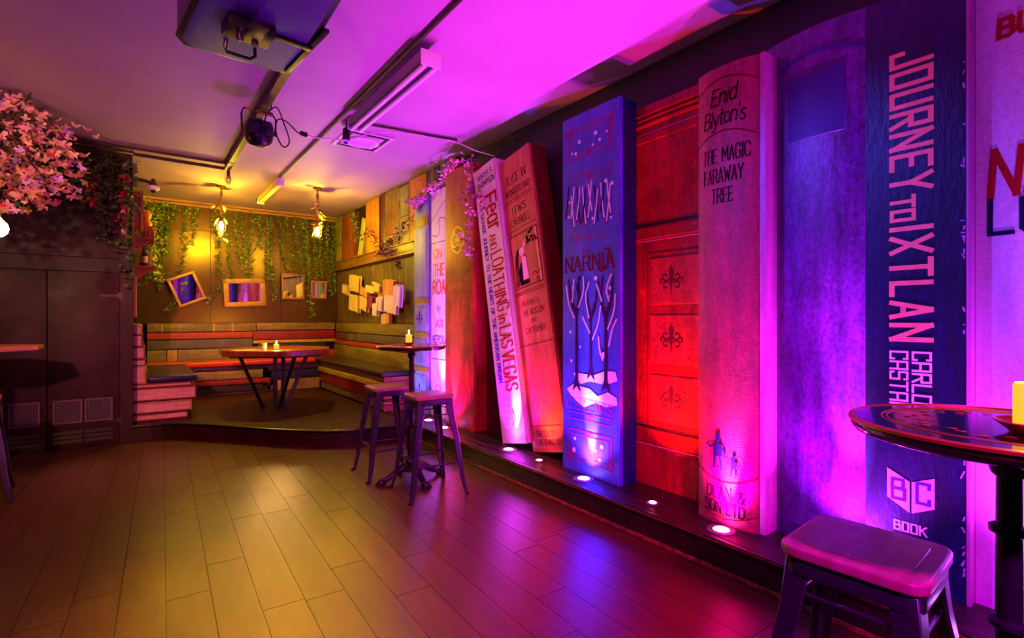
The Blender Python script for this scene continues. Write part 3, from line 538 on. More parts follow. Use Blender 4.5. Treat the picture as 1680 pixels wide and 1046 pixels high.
MB().box(-.004, .19, -.372, -.358, 0, 2.6).build('board', mat('pink_edge_board', '#c060b0', .45), b.o, bevel=.003)
q = MB(); rr_ = random.Random(9)
for k in range(34):
    v_ = rr_.uniform(.1, 2.5); u_ = .352; stroke(q, b.P, [(u_-rr_.uniform(0, .012), v_), (u_, v_+rr_.uniform(-.02, .03))], rr_.uniform(.003, .007), .005+.0001*k)
q.build('chipped_edge', mat('chip', '#b878c8', .5), b.o)
# 11 white brush-lettered book
m_wh = mat('white_pink_spine', '#e8b8e4', .5, col2='#d8a0d8', nscale=2, amount=.4, bump=.12, grunge=0.15)
b = Book('white giant spine with red and navy brush lettering at the right edge', 2.78, .585, .64, 2.68, .13, .008, m_wh, mat('crimson_board', '#b01838', .5))
b.T('BURROUGHS', .08, 2.285, .07, .50, 1.7, inkr, slant=.5, align='l', gap=1.9)
b.T('THE', .20, 2.03, .07, .16, .9, inkn, jit=.4, align='l'); b.T('NAKED', .055, 1.655, .17, .50, 1.15, inkr, slant=.6, jit=.5, align='l', seed=5); b.T('LUNCH', .055, 1.50, .13, .50, .9, inkn, jit=.5, align='l', seed=6)
b.line([[(.006, 0), (.006, 2.68)]], .008, mat('crimson_ink', '#b01838', .5))
# red stripe board between navy and white book
# dark book deep in the gaps
for (Y, w_, h_, X_, lb) in ((4.46, .40, 2.50, 2.935, 'dark wine red spine deep in the shadow behind the two leaning books'),):
    Book(lb, X_, Y, w_, h_, .09, .01, mat('wine_spine', '#4a0c1c', .5, col2='#20060e', nscale=3))

# ------------------------------------------------------------------ uplights on the plinth
m_ring = mat('brushed_ring', '#b8a8b4', .3, .9)
for i, (x, y, c, p, k) in enumerate(UPL):
    nm = {0: 'in front of the orange-red book', 1: 'at the foot of the pale leaning book', 2: 'at the foot of the salmon book', 3: 'at the foot of the blue tree book', 4: 'before the worn red book', 5: 'at the foot of the magenta book', 6: 'before the wide purple book', 7: 'before the white brush-lettered book', 8: 'by the far stools at the white spine', 9: 'before the pale blue book'}[i]
    R_ = .075 if k == 'wide' else .04; cn = {0: 'magenta', 1: 'violet', 2: 'orange red', 3: 'blue', 4: 'small red', 5: 'pink', 6: 'purple', 7: 'pink violet', 8: 'violet', 9: 'small blue'}[i]
    t = thing('uplight', '%s glowing round uplight set in the ledge %s' % (cn, nm), 'uplight', (x, y, .180), group='round uplights along the ledge')
    MB().lathe([(R_, 0), (R_, .004), (R_*.93, .007), (R_*.60, .006), (R_*.56, .002), (R_*.55, 0)], n=28, ring=True).build('ring', m_ring, t, smooth=True)
    e_ = mat('lens_%d' % i, c, .3, emit=26, ecol=tuple(min(1, q_+.13) for q_ in c))
    MB().lathe([(R_*.56, .001), (R_*.5, .008), (R_*.2, .012), (.001, .012)], n=20).build('lens', e_, t, smooth=True)
    if k == 'wide':
        for a in (.6, PI+.6): MB().lathe([(.006, .006), (.006, .009), (.001, .011)], (R_*.77*cos(a), R_*.77*sin(a), 0), 8).build('screw', mat('screw_steel', '#504850', .3, 1), t)

# ------------------------------------------------------------------ high ledge with decorative books (right wall of the alcove)
m_ledge = mat('ledge_wood', '#a5702c', .42, col2='#6a4416', nscale=4, stretch=(4, .5, 4), amount=.7, bump=.2, grunge=0.4)
lt = thing('wall_ledge', 'long varnished wooden ledge high on the right wall of the alcove', 'ledge', (2.93, 6.06, 2.2))
MB().box(0, .095, 0, 3.52, .03, .15).build('front_board', m_ledge, lt, bevel=.008); MB().box(-.02, .095, 0, 3.52, .15, .172).build('top_board', m_ledge, lt, bevel=.005); MB().box(-.012, .095, 0, 3.52, 0, .03).build('lower_moulding', m_ledge, lt, bevel=.008)
LG = 'decorative books up on the alcove ledge'
def lbook(label, Y, w, z1, m, X=2.945, z0=2.372, lean=0, mside=None, B=.012): return Book(label, X, Y, w, z1-z0, WX-X-.005, B, m, mside, z0=z0, lean=lean, name='ledge_book', cat='decorative book', group=LG)
m_ol = mat('olive_spine', '#a4a244', .5, col2='#6c6a28', nscale=6, amount=.6, grunge=0.4); m_ob = mat('orange_brown_spine', '#a8541c', .5, col2='#70300c', nscale=5, amount=.7, bump=.2, grunge=0.4)
m_yo = mat('yellow_orange_spine', '#d08a1c', .5, col2='#a05c10', nscale=5, amount=.7, bump=.2, grunge=0.4); m_ye = mat('mustard_spine', '#b08c20', .5, col2='#7c5c10', nscale=6, amount=.7, bump=.25, grunge=0.45); m_pa = mat('pale_khaki_spine', '#b4a468', .55, col2='#7c6c38', nscale=5, amount=.6, grunge=0.4)
b = lbook('olive green ledge book tight in the back corner of the alcove', 9.56, .42, 3.17, m_ol); b.line([(0, .28), (.42, .28)], .008, ink); b.line([(0, .66), (.42, .66)], .012, mat('mustard_line', '#b0a040', .5))
b = lbook('orange-brown ledge book, second from the back corner', 9.11, .66, 3.13, m_ob, X=2.925); q = MB(); stroke(q, b.P, [(.06, .08), (.60, .08), (.60, .68), (.06, .68), (.06, .08)], .012, .005); fleur(q, b.P, .33, .45, .14, .005); q.build('embossed_frame', mat('brown_emboss', '#6a3410', .5), b.o)
b = lbook('pale green ledge book leaning right against the yellow-orange one', 8.36, .20, 3.02, mat('pale_green_spine', '#b0b060', .5, col2='#808040', nscale=5), lean=-19)
b = lbook('broad yellow-orange ledge book left of the dark red one', 7.93, .56, 3.165, m_yo, X=2.925, mside=mat('maroon_cover', '#4a0c18', .5))
b = lbook('narrow dark red ledge book right of the broad yellow-orange one', 7.36, .16, 3.19, mat('maroon_spine', '#4a0c18', .5, col2='#280610', nscale=4))
b = lbook('mustard ledge book with a raised orange panel', 7.19, .53, 3.17, m_ye); b.band(.08, .62, .016, m_ye, 'panel', .02, .50); b.band(.16, .50, .022, m_ob, 'inner_panel', .06, .46); b.band(.52, .58, .026, m_ye, 'ridge', .01, .51); b.band(.06, .11, .026, m_ye, 'ridge', .01, .51)
q = MB(); fleur(q, b.P, .26, .33, .12, .024); q.build('stamp', m_ye, b.o)
b = lbook('pale khaki ledge book right of the mustard panelled one', 6.65, .28, 3.15, m_pa); b.line([(0, .36), (.28, .36)], .008, ink)
b = lbook('orange ledge book with pale scrolls, above the pale blue giant book', 6.355, .50, 3.175, mat('orange_scroll_spine', '#c8601c', .5, col2='#98380c', nscale=4), z0=2.375 if False else 2.375)
q = MB()
for (u_, v_, r_) in ((.14, .62, .08), (.30, .68, .07), (.20, .45, .07), (.36, .52, .06)): stroke(q, b.P, curl(u_, v_, r_, -60, 240, 12, r_*.35), .012, .005)
q.build('scrolls', mat('scroll_gold', '#e09a50', .5), b.o)
b = Book('dark navy book with a red stripe, standing high above the two end spines', 2.95, 5.83, .30, .33, .07, .006, mat('navy_spine', '#181040', .5), z0=2.87, name='ledge_book', cat='decorative book', group=LG); b.band(.0, .33, .006, mat('crimson_stripe', '#8c1030', .5), 'stripe', .10, .18)
b = Book('dim khaki book at the right end of the high row, above the white spine', 2.95, 5.50, .36, .31, .07, .006, mat('dim_khaki', '#6c5420', .6), z0=2.885, name='ledge_book', cat='decorative book', group=LG)

# ------------------------------------------------------------------ paper sculpture on the right wall
PAP = [(8.91, 1.84, 0.34, 0.17, -12), (8.43, 1.92, 0.55, 0.27, -8), (8.4, 1.59, 0.49, 0.28, -8), (7.91, 1.75, 0.36, 0.12, -15), (7.58, 1.78, 0.39, 0.11, -8), (7.53, 1.86, 0.26, 0.05, -12), (7.96, 1.57, 0.34, 0.23, -12), (7.64, 1.59, 0.26, 0.2, 0), (7.43, 1.47, 0.2, 0.19, -4), (7.28, 1.78, 0.22, 0.11, -5), (7.28, 1.69, 0.22, 0.09, -5), (6.98, 1.78, 0.41, 0.24, -6), (6.88, 1.54, 0.47, 0.27, -7), (7.27, 1.55, 0.24, 0.21, -5), (6.58, 1.65, 0.23, 0.31, -8), (7.16, 1.33, 0.21, 0.17, 0), (7.0, 1.34, 0.14, 0.14, 0)]
pt = thing('book_sculpture', 'cluster of crumpled open books fixed to the alcove wall above the bench', 'wall art', (2.99, 7.6, 1.65))
m_ppr = [mat('page_cream', '#dcc070', .7, col2='#b08c48', nscale=10, amount=.5), mat('page_white', '#e4cce0', .7, col2='#c0a0c0', nscale=8, amount=.4), mat('page_orange', '#c87848', .7, col2='#d8b060', nscale=7, amount=.8), mat('page_plum', '#7a2060', .6)]
rp = random.Random(12)
for i, (Y, z, w_, h_, r_) in enumerate(PAP):
    mm = m_ppr[{3: 2, 7: 3, 12: 1, 13: 1, 14: 1, 11: 2, 8: 1, 16: 2}.get(i, 0)]
    M = Matrix.Translation((-.03-.012*(i % 5), Y-7.6, z-1.65)) @ Matrix.Rotation(math.radians(-r_), 4, 'X')
    q = MB(); n_ = 8
    for s_ in range(3):
        vs = []; fold = rp.uniform(.01, .03)
        for k in range(n_+1):
            for zz in (0, 1): vs.append(M @ Vector((-.012*s_-fold*abs(sin(k*PI/4+s_))-(.012*rp.random()), (k/n_-.5)*w_*(1-.05*s_), (zz-.5)*h_*(1-.06*s_)+rp.uniform(-.008, .008))))
        q.add(vs, [(2*k, 2*k+2, 2*k+3, 2*k+1) for k in range(n_)])
    vs = [M @ Vector(p) for p in ((.0, -w_*.45, -h_*.45), (.0, w_*.45, -h_*.45), (.0, w_*.45, h_*.45), (0, -w_*.45, h_*.45), (-.02, -w_*.45, -h_*.45), (-.02, w_*.45, -h_*.45), (-.02, w_*.45, h_*.45), (-.02, -w_*.45, h_*.45))]
    q.add(vs, [(3, 2, 1, 0), (4, 5, 6, 7), (0, 1, 5, 4), (1, 2, 6, 5), (2, 3, 7, 6), (3, 0, 4, 7)])
    q.build('open_pages', mm, pt)

# ------------------------------------------------------------------ bench built of long books
m_t = {k: mat('bench_'+k, c, .5, col2=c2, nscale=5, stretch=st, amount=.7, bump=.25, bscale=16, grunge=.22) for k, c, c2, st in (
 ('tan', '#9a7c34', '#6a5020', (.5, .5, 5)), ('orange', '#c4441c', '#98300e', (.5, .5, 4)), ('grey', '#6e665c', '#4a4038', (1, 1, 2)), ('olive', '#98883c', '#66581e', (.5, .5, 4)), ('red', '#a01c20', '#700e14', (1, 1, 1)),
 ('yellow', '#c8a440', '#a07c28', (.5, .5, 5)), ('dark', '#3c3028', '#2a1c18', (1, 1, 1)), ('purple', '#5c1c70', '#400e50', (1, 1, 1)), ('wood', '#a8825a', '#7c5830', (.4, .4, 6)), ('blue', '#38287c', '#261858', (1, 1, 1)), ('cream', '#c49068', '#905040', (1, 1, 1)), ('rose', '#c87070', '#a04c50', (.5, .5, 6)))}
bt = thing('bench_of_books', 'alcove wrap-around bench built from stacked long wooden books in many colours', 'bench', (0, 0, .168))
def plank_x(z0, z1, x0, x1, yf, yb, m, out=0): return MB().box(x0, x1, yf-out, yb, z0-.168+.002, z1-.168-.003).build('book_plank', m, bt, bevel=.006, seg=2)
def plank_y(z0, z1, y0, y1, xf, xb, m, out=0): return MB().box(xf-out, xb, y0, y1, z0-.168+.002, z1-.168-.003).build('book_plank', m, bt, bevel=.006, seg=2)
g_ = .004
# back run: backrest
yb = 9.598
for (z0, z1, x0, x1, k, o_) in ((1.13, 1.265, .12, .30, 'tan', 0), (1.13, 1.265, .312, .985, 'olive', 0), (1.13, 1.265, .997, 1.25, 'tan', 0), (1.13, 1.265, 1.26, 1.60, 'tan', .005), (1.14, 1.265, 1.61, 2.90, 'tan', .01),
                            (1.02, 1.122, .12, 1.55, 'orange', .015), (.865, 1.012, .12, 1.55, 'grey', 0), (.66, .857, .12, .36, 'olive', 0), (.66, .857, .37, .50, 'yellow', .008), (.66, .857, .51, 1.62, 'olive', 0),
                            (.985, 1.132, 1.56, 2.90, 'red', .012), (.92, .977, 1.56, 2.92, 'yellow', .02), (.79, .912, 1.63, 2.75, 'dark', 0), (.66, .782, 1.63, 2.90, 'orange', .01)):
    plank_x(z0, z1, x0, x1, 9.44, yb, m_t[k], o_)
for x in (.305, .99, 1.255): MB().box(x-.014, x+.014, 9.428, 9.45, 1.13-.168, 1.262-.168).build('gold_strip', m_t['yellow'], bt)
# seat front
for (z0, z1, x0, x1, k, o_) in ((.54, .598, .52, 1.70, 'purple', 0), (.40, .532, .50, 1.62, 'wood', .02), (.315, .392, .50, 1.72, 'red', .03), (.20, .307, .50, 1.70, 'dark', 0), (.170, .194, .50, 1.72, 'purple', .03),
                            (.50, .598, 1.70, 2.55, 'purple', .01), (.355, .492, 1.75, 2.50, 'blue', .015), (.27, .392, 1.63, 1.745, 'dark', 0), (.17, .347, 1.84, 2.50, 'cream', .03), (.17, .262, 1.74, 1.835, 'purple', 0)):
    plank_x(z0, z1, x0, x1, 8.98, yb-.2, m_t[k], o_)
# right run: backrest
xb = WX-.002
for (z0, z1, y0, y1, k, o_) in ((1.10, 1.265, 6.14, 9.43, 'olive', .0), (.965, 1.092, 6.14, 9.43, 'grey', .01), (.885, .957, 6.14, 9.43, 'orange', .02), (.66, .877, 6.14, 9.43, 'olive', .03)):
    plank_y(z0, z1, y0, y1, 2.92, xb, m_t[k], o_)
for y in (8.2, 8.6): MB().box(2.905, 2.92, y-.012, y+.012, .965-.168, 1.09-.168).build('gold_strip', m_t['yellow'], bt)
MB().box(2.902, 2.92, 8.95, 9.35, 1.0-.168, 1.06-.168).build('plaque', m_t['red'], bt)
for (z0, z1, y0, y1, k, o_) in ((.545, .598, 6.16, 8.95, 'wood', -.01), (.455, .537, 6.20, 8.95, 'yellow', .03), (.29, .447, 6.24, 7.1, 'red', .0), (.29, .447, 7.11, 8.0, 'red', .01), (.29, .447, 8.01, 9.0, 'red', .0), (.170, .282, 6.20, 8.95, 'olive', -.02)):
    plank_y(z0, z1, y0, y1, 2.50, xb-.12, m_t[k], o_)
for (z0, z1, k) in ((.545, .598, 'rose'), (.42, .537, 'rose'), (.30, .41, 'rose'), (.17, .29, 'rose')): MB().box(2.50, 2.98, 6.135, 6.158, z0-.168, z1-.168).build('page_end', m_t[k], bt, bevel=.003)
# left run: books shown by their page ends
def flat_book(x0, x1, y0, y1, z0, z1, mc, parent):
    t_ = .014
    MB().box(x0, x1, y0, y1, z0-.168, z0+t_-.168).box(x0, x1, y0, y1, z1-t_-.168, z1-.168).box(x1-.012, x1, y0, y1, z0+t_-.168, z1-t_-.168).build('book_boards', mc, parent, bevel=.003, seg=1)
    MB().box(x0, x1-.014, y0+.018, y1, z0+t_-.168, z1-t_-.168).build('book_pages', mat('rose_pages', '#ecb09c', .65, col2='#c07868', nscale=9, stretch=(.4, .4, 8), amount=.8, bump=.3, bscale=10, grunge=0.12), parent)
m_rc = mat('dark_red_boards', '#7a0e1c', .5)
for (z0, z1, x1, mm) in ((.545, .598, .53, m_rc), (.395, .545, .575, m_rc), (.26, .385, .53, m_t['cream']), (.17, .25, .49, m_rc)): flat_book(-.036, x1, 7.19, 9.4, z0, z1, mm, bt)
for (z0, z1, x1, mm) in ((.60, .80, .085, m_t['yellow']), (.80, .88, .085, m_t['dark']), (.88, 1.02, .075, m_rc), (1.02, 1.16, .055, m_t['dark']), (1.16, 1.265, .05, m_t['olive'])): flat_book(-.036, x1, 7.19, 9.4, z0, z1, mm, bt)
def cushion(label, x0, x1, y0, y1, z0, z1, m):
    o = MB().box(-(x1-x0)/2, (x1-x0)/2, -(y1-y0)/2, (y1-y0)/2, 0, z1-z0).build('bench_cushion', m, None, bevel=.028, seg=4); o.location = ((x0+x1)/2, (y0+y1)/2, z0); tag(o, label, 'cushion', 'vinyl seat pads on the bench')
cushion('navy blue vinyl seat pad on the left arm of the bench', .10, .58, 7.17, 8.93, .600, .675, mat('navy_vinyl', '#14103c', .28, spec=.6))
cushion('orange-red vinyl seat pad along the back of the bench', .10, 2.44, 8.95, 9.42, .600, .675, mat('orange_vinyl', '#d0340c', .3, spec=.6))
cushion('dark brown vinyl seat pad on the right arm of the bench', 2.46, 2.88, 6.14, 9.42, .600, .675, mat('brown_vinyl', '#2c2224', .28, spec=.6))

# ------------------------------------------------------------------ mirrors on the back wall
m_mir = mat('mirror_glass', '#e8e8e8', .03, 1); m_gf = mat('gilt_frame', '#c09030', .38, .35, col2='#8c6018', nscale=12, amount=.5); m_wf = mat('wood_frame', '#b07840', .45, col2='#7c5020', nscale=10)
def mirror(label, xc, zc, w_, h_, fr, m, roll=0, yaw=0, group='framed mirrors on the alcove wall'):
    t = thing('wall_mirror', label, 'mirror', (xc, BY-.035-abs(sin(yaw))*w_/2, zc), (0, roll, yaw), group)
    for (a, b_, c_, d_) in ((-w_/2, w_/2, h_/2-fr, h_/2), (-w_/2, w_/2, -h_/2, -h_/2+fr), (-w_/2, -w_/2+fr, -h_/2+fr, h_/2-fr), (w_/2-fr, w_/2, -h_/2+fr, h_/2-fr)):
        MB().box(a, b_, -.02, .015, c_, d_).build('frame_rail', m, t, bevel=.006)
    MB().box(-w_/2+fr, w_/2-fr, -.004, .004, -h_/2+fr, h_/2-fr).build('mirror_glass', m_mir, t); MB().box(-w_/2+.01, w_/2-.01, .015, .03, -h_/2+.01, h_/2-.01).build('backing', m_vent, t)
mirror('diamond-hung gilt mirror tilted on its corner, leftmost on the alcove back wall', .63, 1.80, .40, .47, .04, m_gf, roll=-.40, yaw=.12)
mirror('wide gilt-framed mirror slightly tilted, second from the left on the alcove wall', 1.455, 1.77, .63, .46, .075, m_gf, roll=-.05, yaw=.045)
mirror('upright thin wooden-framed mirror, third from the left on the alcove wall', 2.21, 1.90, .38, .45, .03, m_wf, yaw=.10)
mirror('smallest square mirror in a pink wooden frame, rightmost on the alcove wall', 2.65, 1.855, .27, .32, .03, m_wf, roll=.04, yaw=-.1)

# ------------------------------------------------------------------ foliage
m_leaf = [mat('leaf_green', '#6c9424', .45), mat('leaf_dark', '#3c641c', .5), mat('leaf_light', '#a8b83c', .45)]
m_lred = mat('petal_red', '#c81830', .5); m_lpink = mat('petal_pink', '#e890a0', .55); m_lpale = mat('petal_pale', '#f0b898', .55); m_lyel = mat('leaf_yellow', '#a8a040', .5)
def leafy(name, pts, n, size, spread, label, cat, group=None, mats=None, seed=0, parent=None, stem=True):
    rd = random.Random(seed); pts = [Vector(p) for p in pts]; me = D.meshes.new(name); vs = []; fs = []; mi = []
    mats = mats or m_leaf; q = MB(); q.tube(pts, .003, 4); vs += q.v; fs += q.f; mi += [0]*len(q.f)
    segs = [(b_-a).length for a, b_ in zip(pts[:-1], pts[1:])]; tot = sum(segs)
    for i in range(n):
        d_ = rd.random()*tot; k = 0
        while k < len(segs)-1 and d_ > segs[k]: d_ -= segs[k]; k += 1
        p = pts[k].lerp(pts[k+1], min(1, d_/segs[k]))+Vector((rd.gauss(0, spread), rd.gauss(0, spread), rd.gauss(0, spread*.6)))
        R_ = Euler((rd.uniform(-1.2, .4), rd.uniform(-.8, .8), rd.uniform(0, 6.28))).to_matrix(); s_ = size*rd.uniform(.7, 1.3); b0 = len(vs)
        for c_ in ((0, 0, 0), (.38, .45, .1), (0, 1, .02), (-.38, .45, .1), (0, .5, -.06)): vs.append(p+R_ @ (Vector(c_)*s_))
        fs += [(b0, b0+1, b0+4), (b0+1, b0+2, b0+4), (b0+2, b0+3, b0+4), (b0+3, b0, b0+4)]; m_ = rd.randrange(len(mats)); mi += [m_]*4
    me.from_pydata([tuple(v) for v in vs], [], fs)
    for m_ in mats: me.materials.append(m_)
    me.polygons.foreach_set('material_index', mi); me.update()
    o = D.objects.new(name, me); C.objects.link(o)
    if parent: o.parent = parent
    else: tag(o, label, cat, group)
    return o
# strands on the back wall: (x at top, x at bottom, bottom z)
STR = [(.16, .14, 1.95), (.24, .20, 2.2), (.31, .27, 1.75), (.40, .36, 2.35), (.50, .47, 2.9), (.62, .55, 2.05), (.76, .70, 2.5), (.70, .40, 1.45), (1.02, 1.10, 2.05), (1.17, 1.27, 1.98), (1.30, 1.42, 2.1), (1.10, .92, 1.55), (1.42, 1.47, 2.25), (1.56, 1.52, 1.98), (1.66, 1.70, 2.5), (1.78, 1.80, 1.95), (1.86, 1.90, 1.65), (1.97, 2.12, 2.15), (2.10, 2.28, 2.05), (2.24, 2.42, 2.0), (2.34, 2.46, 2.25), (2.44, 2.52, 1.35), (2.56, 2.60, 2.05), (2.66, 2.70, 2.1), (2.80, 2.86, 1.75), (2.90, 2.93, 1.85)]
words = ['leftmost', 'second from the left', 'third from the left', 'fourth from the left', 'short fifth from the left', 'sixth from the left', 'seventh from the left', 'stray one left of the diamond mirror', 'just right of the first lamp', 'above the wide mirror, left edge', 'above the wide mirror, middle', 'stray one left of the wide mirror', 'above the wide mirror, right half', 'above the wide mirror, right edge', 'short one right of the wide mirror', 'between wide and upright mirrors', 'long one between wide and upright mirrors', 'left above the upright mirror', 'middle above the upright mirror', 'right above the upright mirror', 'just left of the second lamp', 'longest, between the two right-hand mirrors', 'left above the smallest mirror', 'right above the smallest mirror', 'second from the right corner', 'nearest the right corner']
for i, (x0, x1, z1) in enumerate(STR):
    rd = random.Random(i); y_ = BY-.06; n_ = 7; zt = 3.11
    if i in (7, 11): zt = 2.0 if i == 7 else 2.05; x0 = x1+.22
    pts = [(x0+(x1-x0)*(k/n_)**1.5+rd.uniform(-.02, .02), y_+rd.uniform(-.02, .01), zt+(z1-zt)*k/n_) for k in range(n_+1)]
    L_ = zt-z1
    leafy('ivy_strand', pts, int(170*L_)+20, .040, .022, 'green ivy strand on the alcove back wall, '+words[i], 'ivy', 'ivy strands hanging on the back wall', seed=i)
leafy('ivy_tangle', [(.12, 9.2, 3.1), (.16, 9.1, 2.7), (.20, 9.0, 2.4), (.18, 8.9, 2.1), (.22, 9.0, 1.85)], 320, .05, .07, 'thick yellow-green ivy tangle in the left alcove corner beside the bracket shelves', 'ivy', mats=[m_leaf[0], m_lyel, m_leaf[2]], seed=40)
leafy('ivy_tangle', [(2.90, 8.45, 3.12), (2.92, 8.35, 2.9), (2.91, 8.3, 2.6)], 120, .04, .03, 'green ivy tuft between the orange-brown and pale green ledge books', 'ivy', seed=41)
# leaf sprays on the ledge and on top of the tall books
mdl = [mat('leaf_bronze', '#5a3a1c', .5), m_lyel, mat('leaf_plum', '#6a1848', .5)]
leafy('leaf_spray', [(2.88, 7.9, 2.62), (2.88, 7.6, 2.68), (2.88, 7.4, 2.5), (2.88, 7.2, 2.4), (2.88, 6.9, 2.42), (2.88, 6.5, 2.5), (2.88, 6.2, 2.7)], 150, .05, .04, 'trailing bronze-leaved spray along the front of the ledge books', 'foliage', mats=mdl, seed=42)
leafy('leaf_spray', [(2.90, 7.3, 2.34), (2.90, 7.0, 2.26), (2.90, 6.7, 2.34)], 90, .05, .045, 'bronze leaf cluster hanging over the lip of the ledge', 'foliage', mats=mdl, seed=43)
leafy('leaf_spray', [(2.98, 6.85, 2.17), (2.98, 6.75, 2.05), (2.98, 6.7, 2.0)], 26, .05, .03, 'small dark leaf sprig under the ledge, upper right of the paper sculpture', 'foliage', mats=mdl[:1]+mdl[2:], seed=44)
fl_m = [mat('blossom_lilac', '#d890d0', .5), mat('blossom_mauve', '#8848a0', .5), m_lpink]
leafy('flower_garland', [(2.83, 6.0, 2.86), (2.83, 5.9, 2.75), (2.82, 5.75, 2.78), (2.83, 5.62, 2.86)], 90, .055, .05, 'lilac blossom cluster over the top of the pale blue giant book', 'garland', mats=fl_m, seed=45)
leafy('flower_garland', [(2.82, 5.58, 2.87), (2.84, 5.3, 2.9), (2.82, 5.12, 2.93), (2.76, 5.03, 2.97), (2.75, 4.8, 3.0), (2.76, 4.5, 2.98)], 150, .05, .04, 'pale blossom garland across the tops of the white and orange-red books', 'garland', mats=fl_m+[m_lpale], seed=46)
leafy('flower_garland', [(2.74, 4.45, 2.98), (2.73, 4.40, 2.8), (2.72, 4.50, 2.62), (2.72, 4.42, 2.4), (2.73, 4.50, 2.2), (2.73, 4.45, 1.95)], 120, .048, .035, 'blossom garland hanging down the right edge of the orange-red book', 'garland', mats=fl_m+[mat('petal_plum', '#901850', .5)], seed=47)
leafy('flower_garland', [(2.72, 4.40, 2.62), (2.72, 4.28, 2.55), (2.71, 4.2, 2.45)], 60, .045, .035, 'wine red blossom sprig on the upper left of the pale leaning book', 'garland', mats=[MATS['petal_plum'], mat('petal_dark', '#401030', .5), m_lpink], seed=48)
leafy('vine_stems', [(2.95, 5.0, 3.15), (2.95, 4.6, 3.1), (2.95, 4.2, 3.13), (2.95, 3.9, 3.1)], 60, .04, .03, 'dry vine creeping along the wall top above the orange-red book', 'foliage', mats=[mdl[0]], seed=49)
# vines on the cabinet wall
leafy('ivy_strand', [(-.30, 6.87, 3.05), (-.32, 6.87, 2.6), (-.28, 6.87, 2.3), (-.22, 6.87, 2.10)], 120, .06, .035, 'dusty ivy strand on the left wall, left of the red flower strand', 'ivy', mats=[m_leaf[1], mat('leaf_grey', '#5c5a48', .5)], seed=50)
leafy('ivy_strand', [(-.08, 6.87, 3.05), (-.06, 6.87, 2.6), (-.09, 6.87, 2.2), (-.06, 6.87, 1.72)], 150, .06, .03, 'long dusty ivy strand on the corner post of the left wall', 'ivy', mats=[m_leaf[1], MATS['leaf_grey']], seed=51)
leafy('ivy_strand', [(-.22, 6.87, 3.06), (-.20, 6.86, 2.8), (-.24, 6.87, 2.6)], 70, .06, .05, 'short dark ivy clump at the top of the left wall', 'ivy', mats=[m_leaf[1]], seed=52)
leafy('ivy_strand', [(-.5, 6.87, 3.05), (-.48, 6.86, 2.8), (-.42, 6.87, 2.55)], 90, .06, .06, 'dark green ivy behind the pink blossoms on the left wall', 'ivy', mats=m_leaf[:2]+[m_lyel], seed=53)
leafy('flower_strand', [(-.12, 6.90, 2.85), (-.10, 6.9, 2.6), (-.13, 6.9, 2.35), (-.10, 6.9, 2.2)], 46, .07, .025, 'string of red flowers hanging on the left wall near the corner post', 'flowers', mats=[m_lred, m_lred, m_lpink], seed=54)
leafy('flower_strand', [(-.37, 6.88, 2.82), (-.36, 6.88, 2.6), (-.35, 6.88, 2.5)], 26, .07, .025, 'short string of red flowers beside the pink blossom cloud', 'flowers', mats=[m_lred], seed=55)
# pink blossom cloud
bc = thing('blossom_cloud', 'cloud of pink butterfly-shaped blossoms hanging from the ceiling over the left bar table', 'blossoms', (-.95, 5.9, 2.65))
def petal_mesh(m):
    vs = []; fs = []
    for g in (-1, 1):
        for (ang, L_, W_) in ((.65, 1.0, .52), (-.6, .78, .44)):
            b0 = len(vs); pts = [(0, 0), (.35, -W_*.55), (.8, -W_*.5), (1, 0), (.8, W_*.5), (.35, W_*.45)]
            for (a, c_) in pts:
                x = a*L_; y = c_*L_; vs.append(((x*cos(ang)-y*sin(ang))*g*.045, (x*sin(ang)+y*cos(ang))*.045, .35*x*.045))
            fs.append(tuple(range(b0, b0+6)))
    b0 = len(vs); vs += [(-.003, -.022, 0), (.003, -.022, 0), (.003, .022, .006), (-.003, .022, .006)]; fs.append((b0, b0+1, b0+2, b0+3))
    me = D.meshes.new('blossom'); me.from_pydata(vs, [], fs); me.materials.append(m); o = D.objects.new('blossom', me); return o
prot = [petal_mesh(m_) for m_ in (m_lpink, m_lpale, m_lred, mat('petal_violet', '#d8a0e8', .5), mat('petal_tan', '#c89868', .55))]
rd = random.Random(8); cnt2 = 0
while cnt2 < 290:
    x, y, z = rd.uniform(-1, 1), rd.uniform(-1, 1), rd.uniform(-1, 1)
    if x*x+y*y+z*z > 1 or x*x+y*y+z*z < .25: continue
    X = x*.62; Y = y*.55+x*.25; Z = z*.50+.02+.1*x
    if Y > 1.0 or Z > .53: continue
    k = rd.choices(range(5), (34, 34, 5, 14, 13))[0]
    inst(prot[k], 'blossom', (X, Y, Z), (rd.uniform(.6, 2.2), rd.uniform(-.7, .7), rd.uniform(-.9, .6)), (rd.uniform(.8, 1.3),)*3, bc); cnt2 += 1
for i in range(10):
    inst(prot[i % 2], 'blossom', (.10+i*.07+rd.uniform(-.05, .05), -.3+i*.12, .50-rd.uniform(0, .06)), (rd.uniform(-.3, .5), rd.uniform(-.4, .4), rd.uniform(0, 6)), (1, 1, 1), bc)
sv = []; sf = []; sm_ = []
